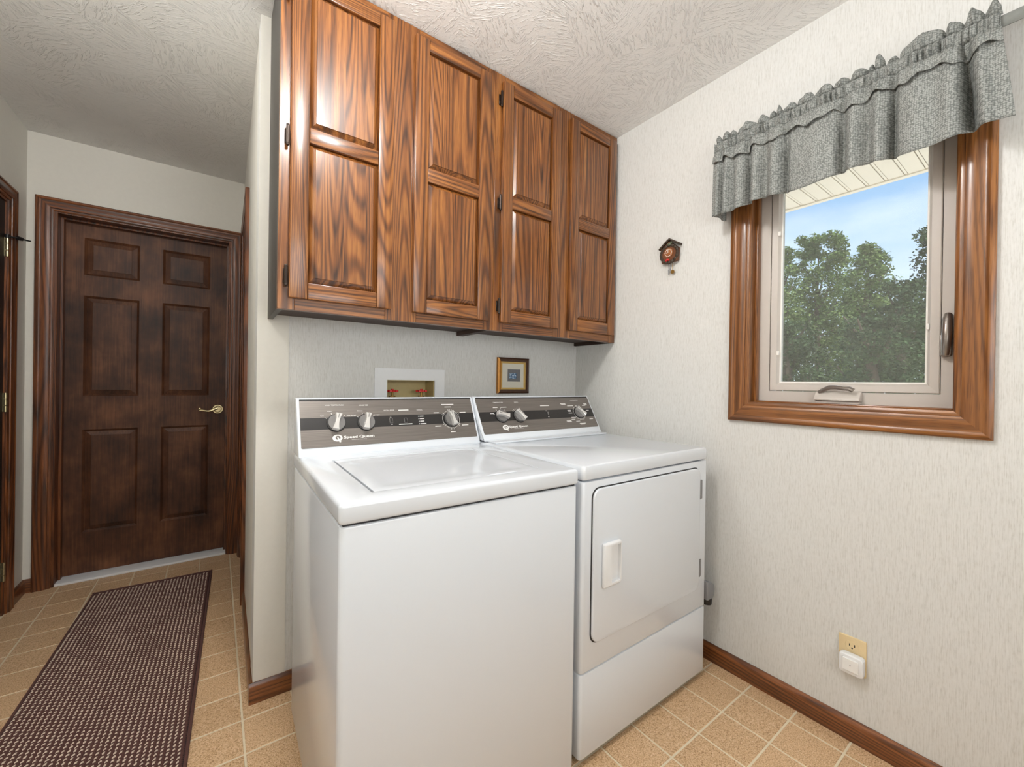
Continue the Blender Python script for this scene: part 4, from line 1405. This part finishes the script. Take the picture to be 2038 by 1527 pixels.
puff = [.030, .034, .028, .036, .033, .026, .040, .027, .033, .032, .026, .031, .024, .047, .016, .046, .036, .047, .044]
def top_z(y):
    for k in range(len(puff)):
        if dips[k + 1] <= y <= dips[k]:
            f = (dips[k] - y) / (dips[k] - dips[k + 1])
            return 2.110 + puff[k] * (0.42 + 0.58 * max(0.0, math.sin(PI * f)) ** 0.8)
    return 2.115
def bulge(y):
    for k in range(len(puff)):
        if dips[k + 1] <= y <= dips[k]:
            return math.sin(PI * (dips[k] - y) / (dips[k] - dips[k + 1]))
    return 0.0

def sheet(name, rows, ny=330, parent=val, thick=0.0014, ya=YV0, yb=YV1):
    """rows: list of functions y->(x,z)"""
    t = nb()
    uvl = t.loops.layers.uv.new('UVMap')
    g = []
    for i in range(ny + 1):
        y = ya + (yb - ya) * i / ny
        col = []
        for k, fn in enumerate(rows):
            x, dy, z = fn(y)
            dy += 0.026 * max(0.0, min(1.0, (z - 1.82) / 0.25)) * max(0.0, min(1.0, (-1.46 - y) / 0.15))
            col.append(t.verts.new((x, y + dy, z)))
        g.append(col)
    for i in range(ny):
        for k in range(len(rows) - 1):
            f = t.faces.new((g[i][k], g[i + 1][k], g[i + 1][k + 1], g[i][k + 1]))
            for lp, (ii, kk) in zip(f.loops, ((i, k), (i + 1, k), (i + 1, k + 1), (i, k + 1))):
                v = g[ii][kk].co
                lp[uvl].uv = (-(v.y) * 1.12, v.z)
    o = obj(name, t, FABRIC, parent)
    md = o.modifiers.new('thickness', 'SOLIDIFY')
    md.thickness = thick
    md.offset = 0
    return o

def skirt_row(f):
    def fn(y):
        a = pleat(y, f) * (0.25 + 0.75 * min(1, f * 1.8))
        x = RX - 0.024 - 0.006 * f - a * 0.8 + hf(y, 0) * 0.0030 * max(0, 1 - f * 3.2)
        zb = 1.822 + 0.006 * math.sin(y * 23) - a * 0.22
        return x, 0.0, 2.068 + (zb - 2.068) * f
    return fn
sheet('skirt', [skirt_row(k / 22) for k in range(23)])
def pocket_row(f):
    ang = PI * f
    def fn(y):
        r = 0.019 + hf(y, 3.1) * 0.0105 * math.sin(ang)
        return RX - 0.004 - r * math.sin(ang) * 0.9, hf(y, 1) * 0.002, 2.090 - 0.022 * math.cos(ang) + 0.003 * hf(y, 5) * math.sin(ang)
    return fn
sheet('rod_pocket', [pocket_row(k / 10) for k in range(11)])
def head_row(f):
    def fn(y):
        zt = top_z(y)
        amp = 0.0
        return RX - 0.004 + hf(y, 0.4) * 0.003 - (0.013 * math.sin(PI * min(1.0, f * 1.15)) + 0.004) * bulge(y) + 0.007 * (1 - bulge(y)), 0.004 * f * math.sin(y * 120), 2.110 + (zt - 2.110) * f
    return fn
sheet('heading_ruffle', [head_row(k / 6) for k in range(7)])
def flap_row(f):
    def fn(y):
        a = pleat(y, 0.1) * 0.45
        x = RX - 0.0135 - 0.012 * min(1.0, f * 3.0) - a - 0.009 * f + hf(y, 0) * 0.0030 * (1 - f * 0.7) - 0.006 * f * (0.5 + 0.5 * math.sin(y * 27 + 1.4))
        zb = 2.023 + 0.007 * math.sin(y * 55 + 0.6) + 0.004 * math.sin(y * 130)
        return x, 0.0, 2.070 + (zb - 2.070) * f
    return fn
sheet('upper_flap', [flap_row(k / 8) for k in range(9)])
# side return to the wall at the left end
t = nb()
g = []
for i in range(9):
    x = RX - 0.02 + (0.076 + 0.0) * i / 8 + 0.018 * i / 8
    g.append([t.verts.new((x, YV0 + 0.004 * math.sin(i * 1.3), 2.11 + (1.825 - 2.11) * k / 10)) for k in range(11)])
for i in range(8):
    for k in range(10):
        t.faces.new((g[i][k], g[i + 1][k], g[i + 1][k + 1], g[i][k + 1]))
ul = t.loops.layers.uv.new('UVMap')
for f in t.faces:
    for lp in f.loops:
        lp[ul].uv = (lp.vert.co.x, lp.vert.co.z)
o = obj('side_return', t, FABRIC, val)
md = o.modifiers.new('thickness', 'SOLIDIFY')
md.thickness = 0.0014

# ================================================================ RUNNER RUG
RL, RWD = 1.95, 0.508
rz = math.atan2(0.053, 1.475)
far_mid = Vector((-1.949, 1.313, 0))
rug = thing('runner_rug', 'brown and beige woven runner rug lying in the hall', 'rug', (far_mid.x + math.sin(rz) * -RL / 2 * 1.0, far_mid.y - math.cos(rz) * RL / 2, 0.0), -rz)
b = nb()
box(b, -RWD / 2, RWD / 2, -RL / 2, RL / 2, 0.0005, 0.006, 0.002, 1)
obj('backing', b, RUGK, rug, world=False)
b = nb()
for x in (-RWD / 2 + 0.005, RWD / 2 - 0.005):
    tube(b, [(x, -RL / 2, 0.0055), (x, RL / 2, 0.0055)], 0.0048, 8)
for y in (-RL / 2 + 0.005, RL / 2 - 0.005):
    tube(b, [(-RWD / 2, y, 0.0055), (RWD / 2, y, 0.0055)], 0.0048, 8)
obj('binding', b, RUGB, rug, world=False)
rnd = random.Random(5)
ncol = 33
pitch = (RWD - 0.026) / ncol
rowp = 0.0165
def loops(nm, mt, cols):
    vs, fs = [], []
    for off, jo, hw, hl, hz in cols:
        for i in range(ncol):
            for j in range(int((RL - 0.026) / rowp)):
                x = -RWD / 2 + 0.013 + (i + off) * pitch + rnd.uniform(-0.0006, 0.0006)
                y = -RL / 2 + 0.013 + (j + jo + (0.5 if (i % 2) else 0)) * rowp + rnd.uniform(-0.001, 0.001)
                if y > RL / 2 - 0.013:
                    continue
                sk = 0.0030
                h = 0.006 + hz * rnd.uniform(0.85, 1.1)
                k = len(vs)
                vs += [(x - hw - sk, y - hl, 0.0055), (x + hw - sk, y - hl, 0.0055), (x + hw + sk, y + hl, 0.0055), (x - hw + sk, y + hl, 0.0055),
                       (x - hw * 0.5 - sk * 0.5, y - hl * 0.55, h), (x + hw * 0.5 - sk * 0.5, y - hl * 0.55, h), (x + hw * 0.5 + sk * 0.5, y + hl * 0.55, h), (x - hw * 0.5 + sk * 0.5, y + hl * 0.55, h)]
                fs += [(k + 4, k + 5, k + 6, k + 7), (k, k + 1, k + 5, k + 4), (k + 1, k + 2, k + 6, k + 5), (k + 2, k + 3, k + 7, k + 6), (k + 3, k, k + 4, k + 7)]
    me = bpy.data.meshes.new(nm)
    me.from_pydata(vs, [], fs)
    me.materials.append(mt)
    o = bpy.data.objects.new(nm, me)
    o.parent = rug
    COL.objects.link(o)
    tag(o, kind='stuff')
loops('beige_loops', RUGE, [(0.25, 0.25, 0.0036, 0.0044, 0.0036)])
loops('brown_loops', RUGB, [(0.25, 0.75, 0.0034, 0.0040, 0.0034), (0.75, 0.5, 0.0040, 0.0048, 0.0044), (0.75, 1.0, 0.0040, 0.0040, 0.0036)])
